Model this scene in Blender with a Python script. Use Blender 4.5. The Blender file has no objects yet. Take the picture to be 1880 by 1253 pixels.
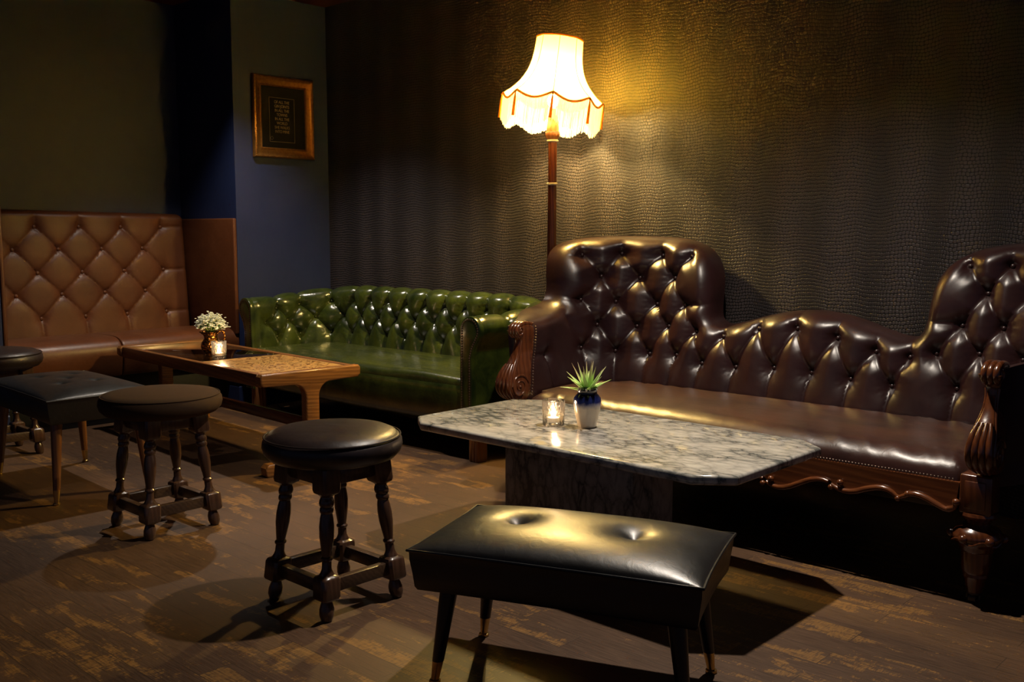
import bpy, bmesh, math, random
import numpy as np
from mathutils import Vector, Matrix, geometry
PI = math.pi
S = 1.1                      # metres per layout unit
SC = bpy.context.scene
COL = SC.collection
random.seed(7); RNG = np.random.default_rng(7)

# ------------------------------------------------------------------ node helpers
class NT:
    def __init__(s, name):
        s.m = bpy.data.materials.new(name); s.m.use_nodes = True
        s.t = s.m.node_tree; s.t.nodes.clear()
        s.out = s.t.nodes.new('ShaderNodeOutputMaterial')
    def n(s, kind, ins=None, **props):
        nd = s.t.nodes.new('ShaderNode' + kind)
        for k, v in props.items(): setattr(nd, k, v)
        for k, v in (ins or {}).items():
            sock = nd.inputs[k]
            if isinstance(v, bpy.types.NodeSocket): s.t.links.new(v, sock)
            else: sock.default_value = v
        return nd
    def math(s, op, a, b=0.0, c=None):
        d = {0: a, 1: b}
        if c is not None: d[2] = c
        return s.n('Math', d, operation=op).outputs[0]
    def coord(s, scale=(1, 1, 1), loc=(0, 0, 0), kind='Object', rot=(0, 0, 0)):
        tc = s.n('TexCoord')
        return s.n('Mapping', {'Vector': tc.outputs[kind], 'Scale': scale, 'Location': loc, 'Rotation': rot}).outputs[0]
    def noise(s, vec, scale, detail=4, rough=.55, dist=0.0):
        return s.n('TexNoise', {'Vector': vec, 'Scale': scale, 'Detail': detail, 'Roughness': rough, 'Distortion': dist}).outputs['Fac']
    def ramp(s, fac, stops, interp='LINEAR'):
        nd = s.n('ValToRGB', {'Fac': fac}); cr = nd.color_ramp; cr.interpolation = interp
        while len(cr.elements) < len(stops): cr.elements.new(.5)
        for e, (p, c) in zip(cr.elements, stops):
            e.position = p; e.color = (c[0], c[1], c[2], 1) if not isinstance(c, (int, float)) else (c, c, c, 1)
        return nd.outputs[0]
    def mix(s, fac, a, b, blend='MIX'):
        nd = s.n('Mix', data_type='RGBA', blend_type=blend)
        for i, v in ((0, fac), (6, a), (7, b)):
            if isinstance(v, bpy.types.NodeSocket): s.t.links.new(v, nd.inputs[i])
            else: nd.inputs[i].default_value = v if i == 0 else (*v, 1)
        return nd.outputs[2]
    def bump(s, h, strength, dist, normal=None):
        d = {'Height': h, 'Strength': strength, 'Distance': dist}
        if normal is not None: d['Normal'] = normal
        return s.n('Bump', d).outputs[0]
    def bsdf(s, col, rough=.5, metal=0.0, normal=None, spec=.5, coat=0.0, coatr=.1, **kw):
        d = {'Base Color': col if isinstance(col, bpy.types.NodeSocket) else (*col, 1), 'Roughness': rough,
             'Metallic': metal, 'Specular IOR Level': spec, 'Coat Weight': coat, 'Coat Roughness': coatr}
        if normal is not None: d['Normal'] = normal
        for k, v in kw.items(): d[k.replace('_', ' ')] = v
        b = s.n('BsdfPrincipled', d)
        s.t.links.new(b.outputs[0], s.out.inputs[0]); return b
    def surf(s, sock): s.t.links.new(sock, s.out.inputs[0])

def plain(name, col, rough=.5, metal=0, spec=.5, coat=0.0, var=0.15, scale=30):
    t = NT(name); n = t.noise(t.coord(), scale, 3)
    c = t.mix(n, tuple(x * (1 - var) for x in col), tuple(min(1, x * (1 + var)) for x in col))
    t.bsdf(c, rough, metal, spec=spec, coat=coat); return t.m

def leather(name, c1, c2, rough=.32, grain=.12, mott=6, streak=(1, 1, 1), spec=.5, coat=.25, wr=.25):
    t = NT(name); v = t.coord(streak)
    n = t.noise(v, mott, 5, .6, .6)
    col = t.mix(t.ramp(n, [(.35, 0.0), (.68, 1.0)]), c1, c2)
    vor = t.n('TexVoronoi', {'Vector': t.coord(), 'Scale': 420}, feature='DISTANCE_TO_EDGE').outputs[0]
    wrk = t.noise(t.coord((1, 1, 1)), 26, 3, .5, 1.2)
    b1 = t.bump(wrk, wr, .006)
    b2 = t.bump(vor, grain, .002, b1)
    r = t.math('MULTIPLY_ADD', t.noise(v, 14, 3), .16, rough - .08)
    t.bsdf(col, r, normal=b2, spec=spec, coat=coat, coatr=.28); return t.m

def wood(name, c1, c2, rough=.3, scale=9, axis=0, coat=.3, stretch=14):
    t = NT(name); sc = [stretch] * 3; sc[axis] = 1.0
    v = t.coord(tuple(sc)); n = t.noise(v, scale * .3, 6, .6, 1.4)
    w = t.n('TexWave', {'Vector': v, 'Scale': scale * .25, 'Distortion': 7, 'Detail': 3, 'Detail Scale': 1.2}, wave_type='BANDS', bands_direction='DIAGONAL').outputs['Fac']
    f = t.math('MULTIPLY_ADD', w, .45, t.math('MULTIPLY', n, .6))
    col = t.mix(f, c1, c2)
    t.bsdf(col, rough, normal=t.bump(f, .12, .002), coat=coat, coatr=.18); return t.m

M = {}
def materials():
    M['burg'] = leather('burgundy_leather', (.015, .0046, .0052), (.028, .0092, .0086), .33, .10, 5, coat=.18, wr=.05)
    M['burg_seat'] = leather('burgundy_seat_leather', (.024, .0085, .0075), (.058, .019, .0115), .36, .10, 3, (1, 2.5, 1), coat=.15, wr=.12)
    M['green'] = leather('green_leather', (.010, .018, .004), (.046, .062, .009), .19, .05, 9, coat=.6, wr=.22)
    M['green_seat'] = leather('green_seat_leather', (.014, .022, .005), (.048, .060, .010), .26, .06, 3, (1.2, 5, 1), coat=.4, wr=.2)
    M['tan'] = leather('tan_leather', (.084, .0255, .0085), (.120, .0385, .0128), .42, .10, 4, spec=.35, coat=.06, wr=.12)
    M['black'] = leather('black_leather', (.008, .008, .009), (.014, .014, .015), .36, .10, 5, coat=.15, wr=.12)
    M['plum'] = leather('dark_plum_leather', (.018, .011, .011), (.028, .018, .017), .40, .16, 8, coat=.1, wr=.15)
    M['fabric'] = plain('brown_cloth', (.052, .029, .016), .9, spec=.15, scale=500)
    M['mahog'] = wood('mahogany', (.045, .011, .004), (.13, .038, .012), .24, 8, 2, .5)
    M['mahog_x'] = wood('mahogany_rail', (.075, .020, .006), (.20, .062, .018), .26, 8, 0, .5)
    M['teak'] = wood('teak', (.11, .040, .011), (.28, .115, .032), .34, 9, 0, .2)
    M['teak_y'] = wood('teak_end', (.10, .036, .009), (.34, .145, .038), .34, 11, 1, .2)
    M['teak_z'] = wood('teak_leg', (.13, .046, .014), (.24, .095, .028), .36, 9, 2, .2)
    M['oak'] = wood('dark_oak', (.038, .017, .010), (.090, .044, .026), .28, 10, 2, .2)
    M['oak_x'] = wood('dark_oak_rail', (.035, .018, .010), (.080, .044, .024), .36, 10, 0, .2)
    M['blackwood'] = plain('black_lacquer', (.008, .007, .007), .3)
    M['brass'] = plain('brass', (.62, .42, .16), .32, 1.0)
    M['nail'] = plain('antique_nail', (.30, .22, .17), .3, 1.0)
    M['copper'] = None
    t = NT('embossed_copper'); v = t.n('TexVoronoi', {'Vector': t.coord(), 'Scale': 75}, feature='F1').outputs[0]
    t.bsdf((.34, .145, .035), .26, 1.0, normal=t.bump(v, .9, .006)); M['copper'] = t.m
    M['iron'] = plain('worn_caster', (.05, .04, .03), .4, .8)
    M['white_bloom'] = plain('white_petals', (.78, .80, .66), .6)
    M['leaf'] = plain('green_leaf', (.05, .14, .02), .4, scale=60, var=.5)
    M['stem'] = plain('pale_stem', (.17, .24, .06), .5)
    M['pebble'] = plain('pale_pebble', (.60, .55, .47), .6)
    M['cable'] = plain('black_cable', (.006, .006, .006), .5)
    M['wax'] = plain('white_wax', (.75, .68, .58), .5)
    M['alu'] = plain('foil_cup', (.7, .7, .7), .3, 1.0)
    M['kick'] = plain('black_kickboard', (.005, .005, .006), .6)
    M['ceil'] = plain('dark_red_paint', (.085, .010, .006), .6)
    # succulent leaves: pale edges, pink tips
    t = NT('succulent_leaf'); z = t.n('SeparateXYZ', {0: t.n('TexCoord').outputs['Object']}).outputs[2]
    c = t.ramp(t.math('MULTIPLY', z, 4.7), [(.5, (.26, .46, .10)), (.72, (.38, .58, .16)), (1.0, (.66, .46, .30))])
    t.bsdf(c, .4); M['succ'] = t.m
    # blue-to-cream glaze
    t = NT('dripped_blue_glaze'); co = t.n('TexCoord').outputs['Object']; z = t.n('SeparateXYZ', {0: co}).outputs[2]
    z = t.math('ADD', z, t.math('MULTIPLY', t.noise(co, 42, 2), .022))
    z = t.math('MULTIPLY', z, 8.6)
    c = t.ramp(z, [(.62, (.62, .53, .43)), (.74, (.20, .20, .30)), (.80, (.012, .022, .13)), (.90, (.008, .012, .07)), (.99, (.004, .004, .012))])
    t.bsdf(c, .16, coat=.6, coatr=.05); M['glaze'] = t.m
    # flame
    t = NT('candle_flame'); e = t.n('Emission', {'Color': (1, .62, .25, 1), 'Strength': 60}); t.surf(e.outputs[0]); M['flame'] = t.m
    t = NT('bulb_glow'); e = t.n('Emission', {'Color': (1, .66, .28, 1), 'Strength': 40}); t.surf(e.outputs[0]); M['bulb'] = t.m
    # clear cut glass
    t = NT('cut_glass'); v = t.n('TexVoronoi', {'Vector': t.coord((1, 1, .7)), 'Scale': 70}, feature='DISTANCE_TO_EDGE').outputs[0]
    b = t.bump(v, .7, .004)
    fr = t.n('Fresnel', {'IOR': 1.5, 'Normal': b}); gl = t.n('BsdfGlossy', {'Color': (1, 1, 1, 1), 'Roughness': .06, 'Normal': b})
    tr = t.n('BsdfTransparent', {'Color': (.93, .92, .90, 1)}); rf = t.n('BsdfTranslucent', {'Color': (.9, .85, .8, 1), 'Normal': b})
    m1 = t.n('MixShader', {0: .035, 1: tr.outputs[0], 2: rf.outputs[0]})
    m2 = t.n('MixShader', {0: fr.outputs[0], 1: m1.outputs[0], 2: gl.outputs[0]}); t.surf(m2.outputs[0]); M['glass'] = t.m
    # lamp shade silk / fringe
    for nm, col, k in (('shade', (.93, .70, .17), .68), ('fringe', (.97, .92, .82), .82)):
        t = NT(nm + '_silk'); d = t.n('BsdfDiffuse', {'Color': (*col, 1)}); r = t.n('BsdfTranslucent', {'Color': (*col, 1)})
        m = t.n('MixShader', {0: k, 1: d.outputs[0], 2: r.outputs[0]}); t.surf(m.outputs[0]); M[nm] = t.m
    for nm, col in (('braid', (.42, .22, .08)), ('tassel', (.70, .36, .05))):
        t = NT(nm + '_thread'); m = t.n('MixShader', {0: .5, 1: t.n('BsdfDiffuse', {'Color': (*col, 1)}).outputs[0], 2: t.n('BsdfTranslucent', {'Color': (*col, 1)}).outputs[0]}); t.surf(m.outputs[0]); M[nm] = t.m
    M['cream'] = plain('cream_carving', (.30, .17, .06), .5)
    # navy painted plaster
    t = NT('navy_paint'); n = t.noise(t.coord(), 5, 5); n2 = t.noise(t.coord((1, 1, .3)), 22, 4)
    c = t.mix(n, (.010, .0170, .058), (.0155, .0255, .080))
    t.bsdf(c, .5, normal=t.bump(n2, .15, .01), spec=.35); M['navy'] = t.m
    # crocodile wallpaper: wavy rows of cells, in bands of big and small scales
    t = NT('crocodile_wallpaper'); co = t.n('TexCoord').outputs['Object']; sp = t.n('SeparateXYZ', {0: co})
    x, z = sp.outputs[0], sp.outputs[2]
    P = .235; CW = .0128
    wob = t.math('MULTIPLY', t.math('SUBTRACT', t.noise(t.coord((1, 1, .35)), 1.6, 1), .5), .16)
    ph = t.math('MULTIPLY', t.math('ADD', x, wob), 2 * PI / P)
    cs = t.math('COSINE', ph)
    xb = t.math('MULTIPLY_ADD', t.math('SINE', ph), .34 * P / (2 * PI), x)
    xb = t.math('MULTIPLY_ADD', t.math('SINE', t.math('MULTIPLY', ph, 2.0)), .13 * P / (4 * PI), xb)
    wave = t.math('MULTIPLY', t.math('SUBTRACT', t.noise(t.coord((1, 1, .38)), 6.5, 2, .4), .5), .060)
    fine = t.math('MULTIPLY', t.math('SUBTRACT', t.noise(t.coord(), 60, 1), .5), .008)
    zb = t.math('ADD', t.math('ADD', z, wave), fine)
    w = t.math('MULTIPLY', zb, 1 / (CW * 1.12)); row = t.math('FLOOR', w)
    off = t.n('TexWhiteNoise', {'W': row}, noise_dimensions='1D').outputs['Value']
    jit = t.n('TexNoise', {'Vector': t.n('CombineXYZ', {0: t.math('MULTIPLY', xb, 34.0), 1: t.math('MULTIPLY', row, 3.7), 2: 0.0}).outputs[0], 'Scale': 1.0, 'Detail': 1}).outputs['Fac']
    u = t.math('ADD', t.math('MULTIPLY', xb, 1 / (CW * .86)), t.math('MULTIPLY_ADD', jit, 1.5, t.math('MULTIPLY', off, 3.0)))
    dx = t.math('ABSOLUTE', t.math('SUBTRACT', t.math('FRACT', u), .5)); dz = t.math('ABSOLUTE', t.math('SUBTRACT', t.math('FRACT', w), .5))
    px = t.math('POWER', t.math('MULTIPLY', dx, 2.0), 3.0); pz = t.math('POWER', t.math('MULTIPLY', dz, 2.0), 3.0)
    ed = t.math('POWER', t.math('ADD', t.math('MULTIPLY', px, .92), t.math('MULTIPLY', pz, 1.12)), .3333)
    f = t.ramp(ed, [(.74, 1.0), (.95, 0.0)])
    band = t.math('MULTIPLY_ADD', cs, -.24, .82)
    base = t.mix(t.noise(t.coord(), 3, 3), (.036, .028, .029), (.047, .036, .036))
    c = t.mix(f, (.006, .005, .005), base)
    c = t.mix(1.0, c, t.n('CombineColor', {0: band, 1: band, 2: band}).outputs[0], 'MULTIPLY')
    t.bsdf(c, .50, normal=t.bump(f, .60, .0022), spec=.35); M['croc'] = t.m
    # worn dark floor boards with ochre bare patches
    t = NT('worn_floorboards'); co = t.coord()
    def brick(a, b):
        return t.n('TexBrick', {'Vector': co, 'Color1': (a, a, a, 1), 'Color2': (b, b, b, 1), 'Mortar': (.5, .5, .5, 1), 'Scale': 1.0, 'Mortar Size': .0012,
                                'Mortar Smooth': .2, 'Brick Width': .52, 'Row Height': .088, 'Bias': 0.0}, offset=.37, offset_frequency=2)
    br = brick(0, 1); shade = t.n('SeparateColor', {0: br.outputs['Color']}).outputs[0]
    shift = t.n('CombineXYZ', {0: t.math('MULTIPLY', shade, 7.3), 1: t.math('MULTIPLY', shade, 3.1), 2: 0.0}).outputs[0]
    pv = t.n('VectorMath', {0: co, 1: shift}, operation='ADD').outputs[0]
    st = t.n('Mapping', {'Vector': pv, 'Scale': (2.9, 10.0, 1)}).outputs[0]
    patch = t.noise(st, 1.5, 6, .66, .4)
    grain = t.noise(t.n('Mapping', {'Vector': pv, 'Scale': (3, 60, 1)}).outputs[0], 4, 4, .6, .5)
    cross = t.noise(t.n('Mapping', {'Vector': pv, 'Scale': (70, 14, 1)}).outputs[0], 2.0, 3, .6, 1.5)
    pf = t.math('ADD', patch, t.math('MULTIPLY', t.math('SUBTRACT', cross, .5), .22))
    pf = t.math('ADD', pf, t.math('MULTIPLY', t.math('SUBTRACT', shade, .5), .16))
    pf = t.math('ADD', pf, t.math('MULTIPLY', t.math('SUBTRACT', t.noise(co, 1.3, 2), .5), .42))
    mask = t.ramp(pf, [(.580, 0.0), (.625, 1.0)])
    mask = t.math('MULTIPLY', mask, t.ramp(t.math('MULTIPLY_ADD', cross, .55, t.math('MULTIPLY', grain, .45)), [(.40, .10), (.56, 1.0)]))
    big = t.noise(co, 2.2, 4)
    dark = t.mix(t.ramp(t.math('MULTIPLY_ADD', big, .45, t.math('MULTIPLY', grain, .55)), [(.30, 0.0), (.72, 1.0)]), (.030, .0148, .0076), (.140, .073, .038))
    dark = t.mix(t.math('MULTIPLY', shade, .35), dark, (.085, .048, .026))
    col = t.mix(mask, dark, t.mix(grain, (.155, .070, .017), (.290, .150, .044)))
    col = t.mix(t.math('MULTIPLY', br.outputs['Fac'], .6), col, (.02, .012, .007))
    h = t.math('ADD', t.math('MULTIPLY', grain, .5), t.math('MULTIPLY', br.outputs['Fac'], -1.0))
    t.bsdf(col, t.math('MULTIPLY_ADD', grain, .25, .40), normal=t.bump(h, .22, .002), spec=.35); M['floor'] = t.m
    # marble
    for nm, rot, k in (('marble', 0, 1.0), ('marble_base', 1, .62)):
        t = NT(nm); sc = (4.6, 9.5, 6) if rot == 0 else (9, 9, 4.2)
        v = t.coord(sc, rot=(0, 0, .25)); wn = t.n('TexNoise', {'Vector': v, 'Scale': 2.4, 'Detail': 6, 'Roughness': .65}).outputs['Color']
        vd = t.n('VectorMath', {0: v, 1: t.n('VectorMath', {0: wn, 1: (.50, .50, .50)}, operation='MULTIPLY').outputs[0]}, operation='ADD').outputs[0]
        e = t.n('TexVoronoi', {'Vector': vd, 'Scale': 3.4}, feature='DISTANCE_TO_EDGE').outputs[0]
        vein = t.ramp(e, [(.0, 1.0), (.12, .45), (.36, 0.0)])
        cl = t.ramp(t.noise(v, .9, 6, .65, .6), [(.36, 0.0), (.64, 1.0)])
        f = t.math('MULTIPLY', vein, t.math('MULTIPLY_ADD', cl, .75, .25))
        f = t.math('ADD', f, t.math('MULTIPLY', cl, .35))
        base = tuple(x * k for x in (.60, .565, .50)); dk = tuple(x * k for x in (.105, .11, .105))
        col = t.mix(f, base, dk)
        warm = t.ramp(t.noise(t.coord((5, 3, 3)), 1.5, 3, .5, .5), [(.66, 0.0), (.71, 1.0)])
        col = t.mix(t.math('MULTIPLY', warm, .8), col, tuple(x * k for x in (.66, .52, .28)))
        t.bsdf(col, .16 if rot == 0 else .3, coat=.3 if rot == 0 else 0, coatr=.05); M[nm] = t.m
    # dark smoked glass inset, patterned tile inset
    t = NT('smoked_glass'); m = t.n('MixShader', {0: t.n('Fresnel', {'IOR': 1.52}).outputs[0], 1: t.n('BsdfTransparent', {'Color': (.42, .38, .35, 1)}).outputs[0], 2: t.n('BsdfGlossy', {'Color': (1, 1, 1, 1), 'Roughness': .03}).outputs[0]}); t.surf(m.outputs[0]); M['smoke'] = t.m
    t = NT('etched_tile'); v = t.coord((1, 1, 1)); wn = t.n('TexNoise', {'Vector': v, 'Scale': 11, 'Detail': 1}).outputs['Color']
    vd = t.n('VectorMath', {0: v, 1: t.n('VectorMath', {0: wn, 1: (.10, .10, .10)}, operation='MULTIPLY').outputs[0]}, operation='ADD').outputs[0]
    r = t.n('TexWave', {'Vector': vd, 'Scale': 17, 'Distortion': 9, 'Detail': 2, 'Detail Scale': 2.2}, wave_type='RINGS').outputs['Fac']
    f = t.ramp(r, [(.16, 0.0), (.34, 1.0)])
    col = t.mix(f, (.16, .065, .014), t.mix(t.noise(v, 6, 2), (.46, .25, .075), (.56, .33, .115)))
    t.bsdf(col, .32, normal=t.bump(f, .4, .002), coat=.3); M['tile'] = t.m
    # gilt frame
    t = NT('gilt_frame'); n = t.noise(t.coord(), 60, 4); c = t.mix(n, (.16, .055, .012), (.50, .24, .05))
    t.bsdf(c, .34, .7); M['gilt'] = t.m
    M['mount'] = plain('black_mount', (.006, .005, .0045), .6, spec=.12)
    M['ink'] = plain('dull_gold_ink', (.34, .25, .13), .6)
materials()

# ------------------------------------------------------------------ mesh builder
class MB:
    def __init__(s): s.V = []; s.F = []
    def add(s, V, F):
        o = len(s.V); s.V.extend([tuple(map(float, v)) for v in V]); s.F.extend([tuple(int(i) + o for i in f) for f in F]); return s
    def bm(s, b, mat=None):
        if mat is not None: bmesh.ops.transform(b, matrix=mat, verts=b.verts)
        b.verts.index_update(); s.add([v.co for v in b.verts], [[v.index for v in f.verts] for f in b.faces]); b.free(); return s
    def box(s, x0, x1, y0, y1, z0, z1, r=.003, seg=2, mat=None):
        b = bmesh.new(); bmesh.ops.create_cube(b, size=1)
        for v in b.verts: v.co = Vector((x0 + (v.co.x + .5) * (x1 - x0), y0 + (v.co.y + .5) * (y1 - y0), z0 + (v.co.z + .5) * (z1 - z0)))
        if r > 0: bmesh.ops.bevel(b, geom=b.edges[:], offset=r, segments=seg, affect='EDGES', profile=.5)
        return s.bm(b, mat)
    def loft(s, rings, cap=True):
        n = len(rings[0]); V = []; F = []
        for r in rings: V.extend(r)
        for i in range(len(rings) - 1):
            for j in range(n):
                a, b = i * n + j, i * n + (j + 1) % n; F.append((a, b, b + n, a + n))
        if cap: F.append(tuple(range(n))[::-1]); F.append(tuple(range((len(rings) - 1) * n, len(rings) * n)))
        return s.add(V, F)
    def post(s, prof, top, bot, n=24, zt=None):
        """prof: (z, half-width, exponent) rings between two axis points; exponent 2 round, 8 square"""
        (xt, yt, z1), (xb, yb, z0) = top, bot; R = []
        for z, r, e in prof:
            k = (z - z0) / (z1 - z0); cx, cy = xb + (xt - xb) * k, yb + (yt - yb) * k; ring = []
            for j in range(n):
                a = 2 * PI * (j + .5) / n; c, sn = math.cos(a), math.sin(a)
                q = (abs(c) ** e + abs(sn) ** e) ** (-1 / e); ring.append((cx + r * q * c, cy + r * q * sn, z))
            R.append(ring)
        return s.loft(R)
    def lathe(s, prof, n=40, cx=0, cy=0, mod=None):
        V = []; F = []; m = len(prof)
        for i, (r, z) in enumerate(prof):
            for j in range(n):
                a = 2 * PI * j / n; q = r * (mod(a, z) if mod else 1); V.append((cx + q * math.cos(a), cy + q * math.sin(a), z))
        for i in range(m - 1):
            for j in range(n): a, b = i * n + j, i * n + (j + 1) % n; F.append((a, b, b + n, a + n))
        if prof[0][0] > 1e-5: F.append(tuple(range(n))[::-1])
        if prof[-1][0] > 1e-5: F.append(tuple(range((m - 1) * n, m * n)))
        return s.add(V, F)
    def tube(s, pts, r, n=10, closed=False, flat=1.0):
        pts = [Vector(p) for p in pts]; m = len(pts); R = []; up = Vector((0, 0, 1)); prev = None
        for i, p in enumerate(pts):
            a = pts[(i - 1) % m if closed else max(i - 1, 0)]; b = pts[(i + 1) % m if closed else min(i + 1, m - 1)]
            t = (b - a).normalized()
            if prev is None:
                e = up if abs(t.dot(up)) < .9 else Vector((1, 0, 0)); u = t.cross(e).normalized()
            else:
                u = prev - t * prev.dot(t)
                u = u.normalized() if u.length > 1e-6 else t.orthogonal().normalized()
            w = t.cross(u); prev = u; rr = r[i] if hasattr(r, '__len__') else r
            R.append([p + (u * math.cos(2 * PI * j / n) + w * math.sin(2 * PI * j / n) * flat) * rr for j in range(n)])
        if closed:
            V = [v for q in R for v in q]; F = []
            for i in range(m):
                for j in range(n):
                    a, b = i * n + j, i * n + (j + 1) % n; c, d = ((i + 1) % m) * n + (j + 1) % n, ((i + 1) % m) * n + j; F.append((a, b, c, d))
            return s.add(V, F)
        return s.loft(R)
    def ball(s, c, r, sub=1, sq=(1, 1, 1), mat=None):
        b = bmesh.new(); bmesh.ops.create_icosphere(b, subdivisions=sub, radius=1)
        for v in b.verts: v.co = Vector((c[0] + v.co.x * r * sq[0], c[1] + v.co.y * r * sq[1], c[2] + v.co.z * r * sq[2]))
        return s.bm(b, mat)
    def prism(s, poly, h0, h1, axis='z', r=0.0, seg=2):
        """2-D outline extruded along an axis; r rounds the rims"""
        b = bmesh.new(); f = {'z': lambda p, h: (p[0], p[1], h), 'y': lambda p, h: (p[0], h, p[1]), 'x': lambda p, h: (h, p[0], p[1])}[axis]
        vs = [b.verts.new(f(p, h0)) for p in poly]; fc = b.faces.new(vs)
        ex = bmesh.ops.extrude_face_region(b, geom=[fc]); nv = [g for g in ex['geom'] if isinstance(g, bmesh.types.BMVert)]
        d = Vector(f((0, 0), h1)) - Vector(f((0, 0), h0)); bmesh.ops.translate(b, vec=d, verts=nv)
        bmesh.ops.recalc_face_normals(b, faces=b.faces)
        if r > 0:
            rim = [e for e in b.edges if all(len(q.link_edges) == 3 for q in e.verts) and (abs((e.verts[0].co - e.verts[1].co).normalized().dot(d.normalized())) < .5)]
            bmesh.ops.bevel(b, geom=rim, offset=r, segments=seg, affect='EDGES', profile=.5)
        return s.bm(b)
    def build(s, name, mat, parent=None, rel=(0, 0, 0), ang=40, xf=None, inst=None):
        me = bpy.data.meshes.new(name); A = np.array(s.V, float)
        if xf is not None: A = np.array([tuple(xf @ Vector(v)) for v in A])
        A = (A - np.array(rel)) * S
        me.from_pydata(A.tolist(), [], s.F); me.update()
        b = bmesh.new(); b.from_mesh(me); bmesh.ops.recalc_face_normals(b, faces=b.faces); b.to_mesh(me); b.free()
        me.materials.append(mat); me.shade_smooth(); me.set_sharp_from_angle(angle=math.radians(ang))
        o = bpy.data.objects.new(name, me); COL.objects.link(o)
        if parent is not None: o.parent = parent
        return o

def tag(o, label, cat, group=None, loc=None, rotz=None):
    o['label'] = label; o['category'] = cat
    if group: o['group'] = group
    return o
def thing(name, label, cat, loc=(0, 0, 0), rotz=0.0, group=None):
    o = bpy.data.objects.new(name, None); COL.objects.link(o); o.empty_display_size = .05
    o.location = tuple(v * S for v in loc); o.rotation_euler = (0, 0, rotz); return tag(o, label, cat, group)
def copy_tree(o, parent=None):
    c = o.copy(); COL.objects.link(c)
    if parent is not None: c.parent = parent
    for ch in list(o.children): copy_tree(ch, c)
    return c
def struct(mb, name, mat, **k):
    o = mb.build(name, mat, **k); o['kind'] = 'structure'; return o

# ------------------------------------------------------------------ upholstery surfaces
def segdist(P, A, B, chunk=4000):
    A = np.asarray(A, float); B = np.asarray(B, float); D = B - A; L = (D * D).sum(1) + 1e-12; out = np.empty(len(P))
    for i in range(0, len(P), chunk):
        q = P[i:i + chunk, None, :] - A[None]; t = np.clip((q * D[None]).sum(2) / L[None], 0, 1)
        out[i:i + chunk] = np.sqrt(((q - t[..., None] * D[None]) ** 2).sum(2)).min(1)
    return out
def inside(P, O):
    x, y = P[:, 0], P[:, 1]; r = np.zeros(len(P), bool); n = len(O)
    for i in range(n):
        (x0, y0), (x1, y1) = O[i], O[(i + 1) % n]
        if y0 == y1: continue
        r ^= ((y0 > y) != (y1 > y)) & (x < (x1 - x0) * (y - y0) / (y1 - y0) + x0)
    return r
def resample(O, h, closed=True):
    O = [np.array(p, float) for p in O]; R = []
    n = len(O) if closed else len(O) - 1
    for i in range(n):
        a, b = O[i], O[(i + 1) % len(O)]; k = max(1, int(round(np.linalg.norm(b - a) / h)))
        R.extend([a + (b - a) * j / k for j in range(k)])
    if not closed: R.append(O[-1])
    return np.array(R)
def smooth_poly(P, it=2):
    P = np.array(P, float)
    for _ in range(it):
        Q = np.empty((len(P) * 2 - 2, 2)); Q[0::2] = P[:-1] * .75 + P[1:] * .25; Q[1::2] = P[:-1] * .25 + P[1:] * .75
        P = np.concatenate([P[:1], Q, P[-1:]])
    return P
def tri_surface(outline, h, segs=(), rings=(.004, .010, .018, .030)):
    O = resample(outline, h); OA, OB = O, np.roll(O, -1, 0)
    lo, hi = O.min(0), O.max(0); hy = h * .866; G = []
    for j, y in enumerate(np.arange(lo[1] + hy * .5, hi[1], hy)):
        xs = np.arange(lo[0] + (h * .5 if j % 2 else 0), hi[0], h); G.append(np.stack([xs, np.full(len(xs), y)], 1))
    G = np.concatenate(G); G = G[inside(G, O)]; bd = segdist(G, OA, OB)
    top = rings[-1] if rings else 0; G = G[bd > top + h * .5]
    C = np.zeros((0, 2))
    if len(segs):
        C = np.concatenate([resample(s, h, False) for s in segs]); C = np.unique(np.round(C, 4), axis=0)
        C = C[inside(C, O)]; C = C[segdist(C, OA, OB) > h * .4]
        keep = [];
        seen = set()
        for p in C:
            k = (round(p[0] / (h * .5)), round(p[1] / (h * .5)))
            if k not in seen: seen.add(k); keep.append(p)
        C = np.array(keep)
        G = G[segdist(G, [s[0] for s in segs], [s[1] for s in segs]) > h * .45]
    R = []
    T = np.roll(O, -1, 0) - np.roll(O, 1, 0); T /= np.linalg.norm(T, axis=1)[:, None] + 1e-12; N = np.stack([-T[:, 1], T[:, 0]], 1)
    area = .5 * np.sum(OA[:, 0] * OB[:, 1] - OB[:, 0] * OA[:, 1])
    if area < 0: N = -N
    for d in rings:
        q = O + N * d; q = q[inside(q, O)]; q = q[segdist(q, OA, OB) > d * .93]
        if len(C): q = q[segdist(q, C, C + 1e-9) > h * .4]
        R.append(q)
    A = np.concatenate([O] + R + [C, G]); n = len(O)
    res = geometry.delaunay_2d_cdt([Vector(p) for p in A], [(i, (i + 1) % n) for i in range(n)], [], 1, 1e-6)
    V = np.array([(v.x, v.y) for v in res[0]]); F = [tuple(f) for f in res[2]]
    return V, F, segdist(V, OA, OB)
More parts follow.
